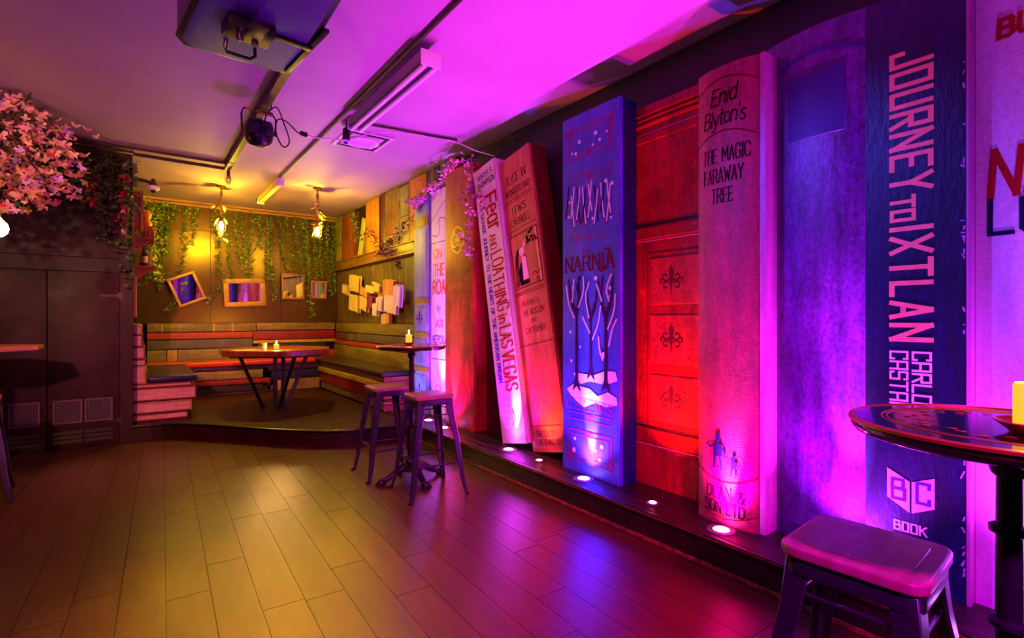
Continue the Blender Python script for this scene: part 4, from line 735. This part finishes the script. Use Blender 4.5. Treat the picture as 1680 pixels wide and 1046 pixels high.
for i in range(420):
    while True:
        x, y, z = rd.uniform(-1, 1), rd.uniform(-1, 1), rd.uniform(-1, 1)
        if x*x+y*y+z*z <= .95: break
    k = rd.choices(range(5), (30, 30, 7, 10, 23))[0]; M = Matrix.Translation((x*.60, min(.95, y*.52+x*.25), min(.5, z*.49+.02+.1*x))) @ Euler((rd.uniform(.4, 2.2), rd.uniform(-.9, .9), rd.uniform(-1.2, 1))).to_matrix().to_4x4()
    b0 = len(sv); sc = rd.uniform(.7, 1.1); sv += [tuple(M @ (v.co*sc)) for v in prot[0].data.vertices]; sf += [tuple(b0+j for j in p.vertices) for p in prot[0].data.polygons]; sm_ += [k]*len(prot[0].data.polygons)
me = D.meshes.new('small_blossoms'); me.from_pydata(sv, [], sf)
for p_ in prot: me.materials.append(p_.data.materials[0])
me.polygons.foreach_set('material_index', sm_); me.update(); o = D.objects.new('small_blossoms', me); C.objects.link(o); o.parent = bc; o['kind'] = 'stuff'
q = MB(); rd2 = random.Random(5)
for k in range(14):
    a = Vector((rd2.uniform(-.3, .3), rd2.uniform(-.2, .2), .54)); e2 = Vector((rd2.uniform(-.55, .5), rd2.uniform(-.45, .45), rd2.uniform(-.35, .3)))
    q.tube([a, a.lerp(e2, .5)+Vector((0, 0, .08)), e2], .005, 5)
q.build('twigs', mat('twig_brown', '#3a2418', .6), bc)
bl = leafy('foliage', [(-.4, 0, .5), (-.5, .1, .1), (-.3, .1, -.3), (0, .1, -.2), (.3, .2, .1), (.2, .2, .4), (-.2, 0, .3)], 260, .06, .12, '', '', mats=[m_lyel, mat('leaf_brown', '#6c4c20', .55), m_leaf[1]], seed=60, parent=bc)

# ------------------------------------------------------------------ ceiling fittings
m_steel = mat('painted_steel', '#3a2a2c', .4, .5, col2='#6a5030', nscale=8); m_blk = mat('black_plastic', '#141016', .35); m_wht = mat('white_enamel', '#e6dcea', .4)
tk_ = thing('lighting_track', 'dark steel lighting track running along the ceiling above the round-backed lamp', 'track', (.87, 0, 3.13))
MB().box(-.028, .028, .4, 6.98, -.015, .0).box(-.028, -.020, .4, 6.98, 0, .06).box(.020, .028, .4, 6.98, 0, .06).build('rail', m_steel, tk_)
for y in (1.2, 3.4, 5.0, 6.6): MB().box(-.034, .034, y, y+.05, -.02, .07).build('clamp', m_steel, tk_)
q = MB(); q.tube([(.86, 6.86, 3.17), (-4.1, 6.80, 3.17)], .014, 8); tag(q.build('conduit', m_steel), 'upper of two thin conduits crossing the ceiling to the left wall', 'conduit', 'twin conduits across the ceiling')
q = MB(); q.tube([(.86, 7.02, 3.145), (-.035, 6.99, 3.145)], .019, 8); q.tube([(-.03, 6.95, 3.155), (-4.1, 6.84, 3.155)], .014, 8); tag(q.build('conduit', m_steel), 'thicker lower conduit crossing the ceiling in front of the first lamp', 'conduit', 'twin conduits across the ceiling')
q = MB(); q.tube([(1.50, 8.8, 3.18), (1.50, .2, 3.18)], .013, 8); tag(q.build('conduit', m_steel), 'long thin conduit along the ceiling carrying the two batten lights', 'conduit')
q = MB(); q.tube([(1.62, 4.72, 3.172), (1.9, 4.70, 3.18), (2.4, 4.64, 3.18), (2.66, 4.6, 3.18)], .014, 8); q.box(1.58, 1.66, 4.64, 4.80, 3.13, 3.2); tag(q.build('conduit', m_steel, bevel=0), 'dark conduit from the end of the twin-tube light towards the book wall', 'conduit')
def batten(label, x, y0, y1, z, twin):
    t = thing('batten_light', label, 'light fitting', (x, y0, z), group='fluorescent batten lights'); L_ = y1-y0; w_ = .07 if twin else .045
    MB().box(-w_, w_, 0, L_, .03, .10).build('housing', mat('batten_housing', '#7c6a80', .45) if twin else mat('batten_cream', '#b89c58', .45), t, bevel=.006)
    MB().box(-w_-.004, w_+.004, -.012, .0, .0, .104).build('end_cap', m_wht, t, bevel=.004); MB().box(-w_-.004, w_+.004, L_, L_+.012, .0, .104).build('end_cap', m_wht, t, bevel=.004)
    if twin:
        for s_ in (-.04, .04): MB().tube([(s_, .0, .005), (s_, L_, .005)], .017, 12).build('tube', m_wht, t, smooth=True)
    else: MB().box(-.03, .03, 0, L_, .01, .03).build('diffuser', mat('diffuser', '#dcc890', .4), t, bevel=.008)
    for yy in (.3, L_-.3): MB().tube([(0, yy, .1), (0, yy, ZC-z)], .008, 6).build('drop_rod', m_steel, t)
batten('twin-tube fluorescent batten hanging near the middle of the ceiling', 1.58, 3.08, 4.52, 3.02, True)
batten('single cream batten light at the alcove end of the ceiling', 1.50, 7.15, 8.45, 3.06, False)
# vent
t = thing('ceiling_vent', 'round white ceiling vent in a square surround near the twin-tube light', 'vent', (1.90, 5.24, ZC))
MB().box(-.24, .24, -.27, .27, -.012, 0).build('surround', mat('vent_panel', '#c8b0c8', .6), t)
MB().box(-.20, .20, -.23, -.20, -.02, -.012).box(-.20, .20, .20, .23, -.02, -.012).box(-.20, -.17, -.2, .2, -.02, -.012).box(.17, .20, -.2, .2, -.02, -.012).build('frame', m_vent, t)  # black strips painted in for the shadow along the vent's borders
MB().lathe([(.17, -.012), (.17, -.03), (.15, -.036), (.135, -.02), (.135, -.012)], n=32, ring=True).build('rim', m_wht, t, smooth=True)
q = MB(); [q.tube([((.11+.0)*cos(a), .11*sin(a), -.026), (.145*cos(a), .145*sin(a), -.022)], .004, 4) for a in [2*PI*k/28 for k in range(28)]]; [q.tube([(r_*cos(2*PI*k/20), r_*sin(2*PI*k/20), -.026) for k in range(21)], .003, 4, False) for r_ in (.03, .06, .09, .115)]; q.build('grille', m_wht, t)
# bullet camera
t = thing('security_camera', 'black bullet camera pointing down below the twin-tube light', 'camera', (1.60, 4.84, 3.2))
MB().lathe([(.045, 0), (.045, -.03), (.03, -.045)], n=16).build('base', m_wht, t, smooth=True); q = MB(); q.tube([(0, 0, -.04), (0, 0, -.08)], .012, 8); q.tube([(0, 0, -.07), (-.02, -.04, -.20)], .034, 14); q.build('body', m_blk, t, smooth=True)
q = MB(); q.tube([(-.0195, -.039, -.196), (-.0215, -.0425, -.208)], .036, 16); q.build('lens_ring', m_wht, t, smooth=True); q = MB(); q.tube([(-.0215, -.0425, -.208), (-.022, -.0435, -.211)], .022, 12); q.build('lens', mat('lens_blue', '#3048a0', .15), t)
# dome camera on left wall
t = thing('security_camera', 'small white dome camera on a bracket arm high on the alcove left wall', 'camera', (-.035, 7.35, 2.96))
q = MB(); q.box(0, .02, -.04, .04, -.05, .05); q.tube([(.01, 0, 0), (.20, 0, -.03)], .018, 8); q.tube([(.19, 0, .02), (.19, 0, -.06)], [.02, .045], 10); q.build('bracket', m_steel, t); MB().lathe([(.045, 0), (.062, -.015), (.058, -.045), (.04, -.055)], (.19, 0, -.06), 18).build('housing', m_wht, t, smooth=True); MB().lathe([(.032, 0), (.026, -.02), (.004, -.034)], (.19, 0, -.113), 14).build('dome', m_blk, t, smooth=True)
# loudspeaker / monitor box seen from below
t = thing('ceiling_speaker', 'large dark wedge speaker hung under the ceiling at the top edge of the photo', 'speaker', (.47, 2.98, 2.85), math.radians(6))
poly_ = [(-.27, -.62), (.24, -.62), (.30, -.10), (.30, .36), (-.22, .38), (-.27, .30)]
m_spk = mat('speaker_shell', '#3c2c48', .33, col2='#2c2038', nscale=3, bump=.1)
MB().prism(poly_, .02, .22).build('cabinet', m_spk, t, bevel=.012); MB().prism([(x*1.02, y*1.02) for x, y in poly_], .0, .02).build('base_rim', m_blk, t, bevel=.004)
MB().prism([(-.25, -.6), (.22, -.6), (.27, -.1), (.27, .33), (-.2, .35), (-.25, .28)], -.012, 0).build('panel', mat('speaker_panel', '#40206c', .6), t, bevel=.004)
MB().tube([(-.07, .14, -.012), (-.075, .15, -.05), (-.06, .19, -.055), (.06, .19, -.055), (.075, .15, -.05), (.07, .14, -.012)], .009, 8).build('handle', m_blk, t, smooth=True)
q = MB(); q.box(-.13, .09, -.16, .0, -.07, -.012); q.box(-.05, .03, -.26, -.1, -.09, -.06); q.build('mount_block', m_blk, t, bevel=.01); q = MB(); [q.lathe([(.018, 0), (.018, -.03), (.004, -.035)], (x, -.08, -.07), 10) for x in (-.06, .01)]; q.build('bolts', mat('bolt_chrome', '#b0a0b8', .2, 1), t, smooth=True)
q = MB(); q.box(.10, .30, -.10, -.06, -.03, -.01); q.box(.28, .31, -.3, .3, -.02, .0); q.build('strut', m_blk, t, bevel=.004); q = MB(); q.tube([(0, 0, .22), (0, 0, .355)], .02, 10); q.build('hanger', m_steel, t)
# PAR lamp with cable loop
t = thing('stage_lamp', 'black round-backed stage lamp clamped under the ceiling track with looped cables', 'stage lamp', (.83, 4.74, 2.92))
MB().lathe([(.03, -.13), (.075, -.115), (.105, -.07), (.112, 0), (.105, .05), (.09, .085), (.04, .09)], n=22, M=Matrix.Rotation(.25, 4, 'X')).build('body', m_blk, t, smooth=True)
MB().box(-.09, -.02, -.118, -.09, -.05, .03).box(.02, .07, -.12, -.09, -.05, .02).build('rear_panel', mat('grey_plastic', '#302838', .4), t, bevel=.004)
MB().tube([(-.13, 0, -.01), (-.135, 0, .12), (-.12, 0, .17), (.10, 0, .17), (.13, 0, .12), (.125, 0, -.01)], .008, 8).build('yoke', m_blk, t, smooth=True)
MB().tube([(-.10, 0, .172), (.11, 0, .150)], .010, 8).build('clamp_bar', mat('brass_bar', '#c8a050', .35, .6), t)
MB().lathe([(.022, 0), (.022, .02), (.01, .024)], n=12, M=Matrix.Translation((.115, 0, 0)) @ Matrix.Rotation(PI/2, 4, 'Y')).build('knob', m_blk, t, smooth=True)
def catm(P_, n=6):
    P_ = [Vector(p) for p in P_]; P_ = [P_[0]]+P_+[P_[-1]]; out = []
    for i in range(1, len(P_)-2):
        for k in range(n):
            u = k/n; a, b_, c_, d_ = P_[i-1:i+3]; out.append(.5*((2*b_)+(-a+c_)*u+(2*a-5*b_+4*c_-d_)*u*u+(-a+3*b_-3*c_+d_)*u**3))
    return out+[P_[-2]]
q = MB(); q.tube(catm([(.03, -.06, .06), (.06, 0, .16), (.14, .02, .24), (.20, .03, .12), (.25, .05, -.02), (.20, .05, -.08), (.14, .04, .02), (.15, .04, .14), (.22, .03, .14), (.30, 0, .06), (.33, -.02, .045)]), .006, 6); q.tube(catm([(-.04, -.06, .07), (-.03, 0, .18), (.08, .02, .2), (.10, .03, .26)]), .006, 6); q.build('cable', m_blk, t, smooth=True)
q = MB(); q.tube([(.32, -.02, .05), (.38, -.02, .04)], [.018, .022], 10); q.build('plug', m_blk, t, smooth=True)
q = MB(); q.tube(catm([(1.21, 4.72, 2.96), (1.30, 4.72, 2.955), (1.45, 4.75, 2.985), (1.60, 4.80, 3.02), (1.75, 4.82, 3.10), (2.0, 4.76, 3.17), (2.55, 4.62, 3.17), (2.72, 4.35, 3.02), (2.85, 4.2, 2.95)]), .006, 6); tag(q.build('extension_lead', mat('white_cord', '#e0c8e0', .5), smooth=True), 'thin white lead strung from the stage lamp plug across to the book wall', 'cable')
# pendant lamps
m_hot = mat('bulb_hot', (1, .8, .3), .3, emit=60, ecol=(1.0, .74, .22)); m_cage = mat('lamp_cage', '#5c4018', .4, .6); m_rope = mat('rope', '#9a7c40', .8, col2='#5c4420', nscale=60, amount=.8)
def pendant(label, x, y, zb, seed, red):
    t = thing('pendant_lamp', label, 'pendant lamp', (x, y, ZC), group='leaf-wrapped rope pendant lamps'); d_ = zb-ZC; rd = random.Random(seed)
    MB().lathe([(.062, 0), (.06, -.02), (.02, -.028)], n=18).build('ceiling_rose', m_cage, t, smooth=True)
    for s_ in range(2): MB().tube([(.012*cos(k*.9+s_*PI), .012*sin(k*.9+s_*PI), -.02+(d_+.14)*k/16) for k in range(17)], .009, 6).build('rope', m_rope, t, smooth=True)
    MB().lathe([(.022, 0), (.026, -.03), (.024, -.06)], (0, 0, d_+.13), 12).build('socket', m_cage, t, smooth=True)
    MB().lathe([(.012, .07), (.024, .045), (.030, .01), (.028, -.03), (.018, -.055), (.003, -.062)], (0, 0, d_), 16).build('bulb', m_hot, t, smooth=True)
    q = MB()
    for k in range(6):
        a = 2*PI*k/6; q.tube([(.02*cos(a), .02*sin(a), d_+.12), (.052*cos(a), .052*sin(a), d_+.05), (.055*cos(a), .055*sin(a), d_-.04), (.02*cos(a), .02*sin(a), d_-.09)], .0025, 4)
    for zz in (.04, -.03): q.tube([(.055*cos(2*PI*k/16), .055*sin(2*PI*k/16), d_+zz) for k in range(17)], .0025, 4, False)
    q.build('cage', m_cage, t)
    ml = [mat('silk_leaf_cream', '#d8c070', .5), mat('silk_leaf_olive', '#8a7c28', .5)]+([m_lred, mat('silk_leaf_wine', '#8c1c40', .5)] if red else [mat('silk_leaf_gold', '#c89838', .5)])
    for k in range(11):
        L_ = rd.uniform(.09, .14); zz = d_+rd.choice([.42, .34, .26, .18, .10, .02, -.06, -.12, .3, .12, -.16]); a = rd.uniform(0, 6.28)
        R_ = Matrix.Translation((.03*cos(a), .03*sin(a), zz)) @ Matrix.Rotation(a, 4, 'Z') @ Matrix.Rotation(rd.uniform(.3, 1.1)*rd.choice([1, 1, -.6]), 4, 'Y')
        pts = [(0, 0, 0), (.3, -.28, .03), (.62, -.26, .03), (1, 0, -.05), (.62, .26, .03), (.3, .28, .03), (.5, 0, -.05)]
        q = MB().add([R_ @ (Vector(p)*L_) for p in pts], [(0, 1, 6), (1, 2, 6), (2, 3, 6), (3, 4, 6), (4, 5, 6), (5, 0, 6)]); q.build('leaf', ml[k % len(ml)], t)
pendant('left rope pendant lamp with cream leaves glowing yellow above the alcove table', .954, 8.226, 2.63, 3, False)
pendant('right rope pendant lamp with wine red leaves hanging below its bulb', 2.075, 7.532, 2.57, 5, True)
t = thing('filament_bulb', 'small bare filament bulb in a wire cage at the end of the ceiling track', 'bulb', (.90, 7.10, ZC)); q = MB(); q.tube([(0, 0, 0), (0, 0, -.12)], .018, 8); q.build('holder', m_blk, t); MB().lathe([(.014, 0), (.03, -.04), (.028, -.07), (.004, -.09)], (0, 0, -.12), 12).build('glass', mat('clear_glass', '#ffffff', .05, trans=.9), t, smooth=True)
q = MB(); [q.tube([(.018*cos(a), .018*sin(a), -.11), (.04*cos(a), .04*sin(a), -.16), (.034*cos(a), .034*sin(a), -.22), (.005*cos(a), .005*sin(a), -.235)], .002, 4) for a in [2*PI*k/6 for k in range(6)]]; q.build('cage', m_cage, t)
# globe lamp left
t = thing('globe_lamp', 'warm glowing round globe bulb hanging over the left bar table, cut by the photo edge', 'globe lamp', (-.86, 5.45, 2.03))
MB().lathe([(.004, -.07), (.035, -.061), (.060, -.035), (.069, 0), (.060, .036), (.036, .062), (.022, .085)], n=24).build('globe', mat('globe_hot', (1, .7, .35), .3, emit=7, ecol=(1.0, .62, .25)), t, smooth=True)
MB().lathe([(.024, .083), (.026, .13), (.01, .15)], n=14).build('socket', m_cage, t, smooth=True); MB().tube([(0, 0, .14), (0, 0, 1.17)], .004, 6).build('flex', m_blk, t)

# ------------------------------------------------------------------ shelves on the alcove side wall
m_crate = mat('crate_wood', '#a84838', .55, col2='#803024', nscale=6, amount=.6)
for (y_, z_, lb) in ((7.95, 2.33, 'upper small red wooden bracket shelf on the alcove side wall'), (7.95, 1.98, 'lower small red wooden bracket shelf on the alcove side wall')):
    t = thing('bracket_shelf', lb, 'shelf', (-.038, y_, z_), group='small bracket shelves')
    MB().box(0, .21, -.22, .22, -.012, .012).build('shelf_board', m_crate, t, bevel=.003); MB().box(.195, .21, -.22, .22, -.04, .02).build('front_lip', m_crate, t, bevel=.003)
    for s_ in (-.18, .18): MB().prism([(0, -.012), (.19, -.012), (.0, -.17)], s_-.012, s_+.012, 'y').build('bracket', m_crate, t)
    MB().box(0, .014, -.22, .22, -.19, -.012).build('back_rail', m_crate, t)
t = thing('bottle', 'dark bottle with a cream label on the lower bracket shelf', 'bottle', (.07, 7.86, 1.993)); MB().lathe([(.034, 0), (.036, .02), (.036, .14), (.014, .19), (.013, .25), (.016, .255)], n=16).build('glass', mat('bottle_dark', '#1c1014', .12), t, smooth=True); MB().lathe([(.0368, .04), (.0368, .12)], n=16).build('label', mat('label_cream', '#c0a070', .6), t)
t = thing('bottle', 'yellow boxed bottle beside the dark bottle on the lower bracket shelf', 'bottle', (.13, 7.9, 1.993)); MB().box(-.025, .025, -.025, .025, 0, .19).build('carton', mat('carton_yellow', '#b09030', .6), t, bevel=.004); MB().lathe([(.012, .19), (.012, .22)], n=10).build('cap', m_blk, t)
t = thing('round_drum', 'magenta round drum mounted flat on the alcove side wall above the shelves', 'drum', (-.036, 7.75, 2.66)); M = Matrix.Rotation(PI/2, 4, 'Y'); MB().lathe([(.24, 0), (.24, .075)], n=36, M=M).build('shell', mat('drum_magenta', '#b02860', .35), t, smooth=True); MB().lathe([(.25, .07), (.25, .095), (.225, .095), (.225, .08)], n=36, M=M, ring=True).build('rim', mat('drum_gold', '#c09040', .35), t, smooth=True)
t = thing('carved_crate', 'gold and red carved ornament box beside the drum on the upper shelf', 'ornament', (.10, 8.0, 2.344)); MB().box(-.06, .08, -.09, .09, 0, .16).build('box', m_crate, t, bevel=.005)
for k in range(4): MB().tube([(-.065+.048*k, -.094, .01), (-.03+.03*k, -.096, .15)], .006, 5).build('slat', m_gf, t)
MB().lathe([(.05, .16), (.06, .20), (.03, .26), (.055, .32), (.01, .38)], n=14).build('finial', m_gf, t, smooth=True)
t = thing('side_mirror', 'tall narrow pink-framed mirror seen edge-on below the bracket shelves', 'mirror', (-.036, 7.9, 1.60)); MB().box(0, .035, -.22, .22, -.24, .24).build('frame', mat('pink_frame', '#c88060', .45), t, bevel=.008); MB().box(.035, .038, -.17, .17, -.19, .19).build('glass', m_mir, t)

# ------------------------------------------------------------------ stools
m_sw = mat('stool_seat_wood', '#a8746c', .36, col2='#7c4c44', nscale=5, stretch=(1, 7, 1), amount=.7, bump=.15, coat=.3); m_gm = mat('gunmetal', '#5a5064', .30, .85, col2='#3c3444', nscale=4, rvar=.06)
def stool(label, loc, rz, group='metal bar stools with wooden seats'):
    t = thing('bar_stool', label, 'bar stool', loc, rz, group); h = .76
    s_ = MB().prism(rrect(.158, .158, .045, 5), h-.030, h).build('seat', m_sw, t, bevel=.008, seg=3)
    MB().prism(rrect(.118, .118, .03, 5), h-.0295, h+.0022).build('seat_inset', m_sw, s_, bevel=.0015, seg=1)
    MB().prism(rrect(.150, .150, .042, 5), h-.075, h-.030).build('seat_pan', m_gm, t, bevel=.006)
    for (sx, sy) in ((1, 1), (1, -1), (-1, 1), (-1, -1)):
        q = MB(); vs = []
        for (z, r, wd) in ((h-.035, .140, .062), (h-.16, .152, .052), (.42, .180, .044), (.12, .212, .034), (.0, .232, .024)):
            for (a, c_) in ((r, r), (r-wd, r+.002), (r-wd, r-.008), (r-.012, r-.012), (r-.008, r-wd), (r+.002, r-wd)): vs.append((sx*a, sy*c_, z))
        q.add(vs, [(6*i+k, 6*i+(k+1) % 6, 6*i+6+(k+1) % 6, 6*i+6+k) for i in range(4) for k in range(6)]+[(5, 4, 3, 2, 1, 0), (24, 25, 26, 27, 28, 29)])
        lg = q.build('leg', m_gm, t, bevel=.003, seg=1)
        MB().box(sx*.232-.017, sx*.232+.002 if sx > 0 else sx*.232+.017, min(sy*.232, sy*.215)-.002, max(sy*.232, sy*.215)+.002, .0, .018).build('rubber_foot', m_blk, lg)
    for (z, r) in ((.24, .190), (.61, .148)):
        for a in range(4):
            M = Matrix.Rotation(a*PI/2, 4, 'Z'); zz = z+(.03 if a % 2 else 0)
            MB().tube([M @ Vector((-r, r-.012, zz)), M @ Vector((r, r-.012, zz))], .0075 if z < .5 else .005, 8).build('crossbar', m_gm, t, smooth=True)
    return t
s0 = stool('metal bar stool with wooden seat in front of the far round table', (1.84, 3.62, 0), math.radians(-5))
def restool(label, loc, rz): c = copy_tree(s0); c.location = loc; c.rotation_euler = (0, 0, rz); c['label'] = label; return c
restool('metal bar stool behind, beside the bench end at the far round table', (1.76, 4.26, 0), math.radians(-4))
restool('large foreground metal bar stool at the lower right corner of the photo', (1.53, .535, 0), math.radians(4))
restool('metal bar stool under the left table, cut by the left edge of the photo', (-.99, 5.40, 0), math.radians(6))

# ------------------------------------------------------------------ round pedestal tables
m_top = mat('lacquered_top', '#0c0406', .10, col2='#240a06', nscale=4, amount=.5, spec=.7, coat=.6); m_iron = mat('cast_iron', '#2a2430', .38, .6, bump=.3, bscale=20); m_brass = mat('brass_line', '#b0642a', .35, .6)
def pedestal(label, loc, rz, detail):
    t = thing('round_bar_table', label, 'bar table', loc, rz, 'tall round pedestal bar tables'); H_ = 1.12
    tp = MB().lathe([(.02, H_-.034), (.262, H_-.034), (.276, H_-.028), (.282, H_-.018), (.279, H_-.012), (.284, H_-.006), (.280, H_-.001), (.272, H_), (.001, H_)], n=72).build('tabletop', m_top, t, smooth=True)
    MB().lathe([(.281, H_-.009), (.2860, H_-.007), (.2855, H_-.001), (.281, H_+.0012), (.275, H_+.0014), (.2745, H_+.0003)], n=72, ring=True).build('brass_rim', m_brass, tp, smooth=True)
    for r_ in (.222, .212): MB().lathe([(r_, H_+.0002), (r_, H_+.0012), (r_-.003, H_+.0012), (r_-.003, H_+.0002)], n=64, ring=True).build('inlay_ring', m_brass, tp)
    if detail:
        rd = random.Random(1)
        for k in range(30):
            q = MB()
            a = 2*PI*k/30+rd.uniform(-.03, .03); r_ = .15+.012*(k % 3); M = Matrix.Translation((r_*cos(a), r_*sin(a), H_+.001)) @ Matrix.Rotation(a, 4, 'Z')
            q.box(-.004, .004, -.008, .008, 0, .0008, M); q.box(-.009, -.003, -.002, .006, 0, .0007, M); q.build('floral_inlay', m_brass, tp)
    MB().lathe([(.022, .62), (.025, .64), (.0225, .66), (.021, H_-.11), (.030, H_-.10), (.036, H_-.075), (.026, H_-.06), (.10, H_-.036), (.10, H_-.034)], n=20).build('upper_column', m_iron, t, smooth=True)
    lower = [(.055, .14), (.050, .17), (.030, .20), (.036, .23), (.044, .28), (.042, .34), (.030, .40), (.024, .44), (.034, .455), (.024, .47), (.022, .60), (.032, .61), (.032, .63), (.020, .645)]
    MB().lathe(lower, n=20).build('lower_column', m_iron, t, smooth=True)
    for z_ in (.70, .90): MB().lathe([(.020, z_-.014), (.033, z_-.006), (.033, z_+.006), (.020, z_+.014)], n=20).build('collar', m_iron, t, smooth=True)
    MB().lathe([(.09, .085), (.10, .10), (.085, .13), (.055, .145)], n=20).build('base_hub', m_iron, t, smooth=True)
    for k in range(4):
        M = Matrix.Rotation(k*PI/2+PI/4, 4, 'Z'); pts = [M @ Vector(p) for p in ((.06, 0, .115), (.12, 0, .10), (.17, 0, .065), (.215, 0, .045), (.25, 0, .035))]
        lg = MB().tube(pts, [.036, .032, .026, .024, .020], 8).build('claw_leg', m_iron, t, smooth=True)
        q = MB(); c0 = M @ Vector((.262, 0, .03)); q.lathe([(.004, -.03), (.028, -.029), (.038, -.012), (.036, .006), (.02, .022), (.003, .026)], tuple(c0), 12)
        for s_ in (-1, 0, 1): q.tube([M @ Vector((.265, s_*.018, .028)), M @ Vector((.292, s_*.024, .014)), M @ Vector((.298, s_*.025, .001))], [.012, .011, .006], 6)
        q.build('claw_foot', m_iron, lg, smooth=True)
    return t
pedestal('far round pedestal bar table standing between the two stools by the orange-red book', (1.85, 3.95, 0), math.radians(45), False)
pedestal('near round lacquered bar table with brass rim at the right edge of the photo', (1.497, .256, 0), math.radians(10), True)
m_wax = mat('wax_glow', (.9, .40, .05), .45, emit=.75, ecol=(1.0, .36, .01)); m_flame = mat('flame', (1, .8, .3), .3, emit=60, ecol=(1, .72, .3)); m_dish = mat('red_dish', '#a81c20', .3)
def candle(label, loc, r=.035, h=.085, dish=.065, power=3.0, md=None):
    t = thing('candle', label, 'candle', loc, 0, 'lit pillar candles')
    MB().lathe([(dish*.62, 0), (dish*.68, .006), (dish, .022), (dish*.97, .024), (dish*.62, .010), (.002, .009)], n=32).build('dish', md or m_dish, t, smooth=True)
    MB().lathe([(r, .010), (r, .010+h), (r*.92, .014+h), (r*.8, .008+h), (.002, .006+h)], n=28).build('wax', m_wax, t, smooth=True)
    MB().tube([(0, 0, h+.012), (.001, 0, h+.024)], .0012, 6).build('wick', m_blk, t)
    MB().lathe([(.001, 0), (.0055, .008), (.006, .014), (.003, .026), (.0005, .036)], (0, 0, h+.018), 10).build('flame', m_flame, t, smooth=True)
    point('candle_glow', (loc[0], loc[1], loc[2]+h+.045), (1, .50, .12), power, .012)
candle('large yellow pillar candle in a red dish on the near round table', (1.435, .205, 1.1212), power=.9)
candle('small yellow candle on the far round table by the bench end', (1.835, 3.97, 1.1212), .026, .075, .042, power=2.0)

# ------------------------------------------------------------------ alcove table
m_slab = mat('slab_wood', '#a85424', .28, col2='#74300f', nscale=4, stretch=(.8, 5, 1), amount=.8, coat=.3, bump=.1, grunge=0.35)
at = thing('slab_table', 'heavy octagonal wooden slab table with slanting black legs in the alcove', 'table', (1.5, 7.4, .168))
pts8 = [(-.66, -.22), (-.56, -.34), (-.02, -.70), (.08, -.68), (.54, -.52), (.70, 0), (.42, .58), (-.28, .70), (-.62, .40)]
MB().prism(pts8, .70, .775).build('tabletop', m_slab, at, bevel=.012, seg=3)
MB().prism([(x*.86, y*.86) for x, y in pts8], .68, .70).build('underframe', m_blk, at)
for (x0, y0, x1, y1) in ((-.46, -.20, -.16, -.02), (-.03, -.10, -.03, -.10), (.06, -.14, .06, -.12), (.14, -.42, .0, -.16), (.42, .06, .14, .0)):
    q = MB(); vs = []
    for (x, y, z) in ((x1, y1, 0), (x0, y0, .69)):
        for (a, c_) in ((-.022, -.022), (.022, -.022), (.022, .022), (-.022, .022)): vs.append((x+a, y+c_, z))
    q.add(vs, [(0, 1, 5, 4), (1, 2, 6, 5), (2, 3, 7, 6), (3, 0, 4, 7), (3, 2, 1, 0), (4, 5, 6, 7)]); q.build('leg', m_blk, at, bevel=.003, seg=1)
candle('glowing candle in a glass on the alcove slab table', (1.42, 6.98, .9435), .03, .06, .045, power=18.0, md=mat('clear_glass', '#ffffff', .05, trans=.9))
t = thing('drinking_glass', 'small drinking glass left of the candle on the alcove slab table', 'glass', (1.30, 7.10, .9432)); MB().lathe([(.030, 0), (.034, .09), (.0325, .09), (.028, .006), (.002, .006)], n=20).build('glass_wall', MATS['clear_glass'], t, smooth=True)
q = MB(); q.box(-.16, .16, -.10, .10, 0, .003); o = q.build('paper_sheet', mat('paper_tan', '#e0b860', .6)); o.location = (1.10, 7.22, .9435); o.rotation_euler = (0, 0, .3); tag(o, 'pale paper menu sheet lying on the left end of the alcove slab table', 'paper')

# ------------------------------------------------------------------ left table
lt = thing('poseur_table', 'tall octagonal pale wood bar table cut by the left edge of the photo', 'bar table', (-1.09, 5.86, 0))
oc = [(.46*cos(a), .46*sin(a)) for a in [PI/8+PI/4*k for k in range(8)]]
MB().prism([(x*1.02, y) for x, y in oc], 1.085, 1.12).build('tabletop', mat('pale_top', '#c08048', .35, col2='#a06030', nscale=5, coat=.2), lt, bevel=.006)
MB().lathe([(.035, .05), (.035, 1.07), (.12, 1.08), (.12, 1.085)], n=16).build('column', m_blk, lt, smooth=True); MB().lathe([(.17, 0), (.17, .02), (.05, .05)], n=28).build('base_plate', m_blk, lt, smooth=True)
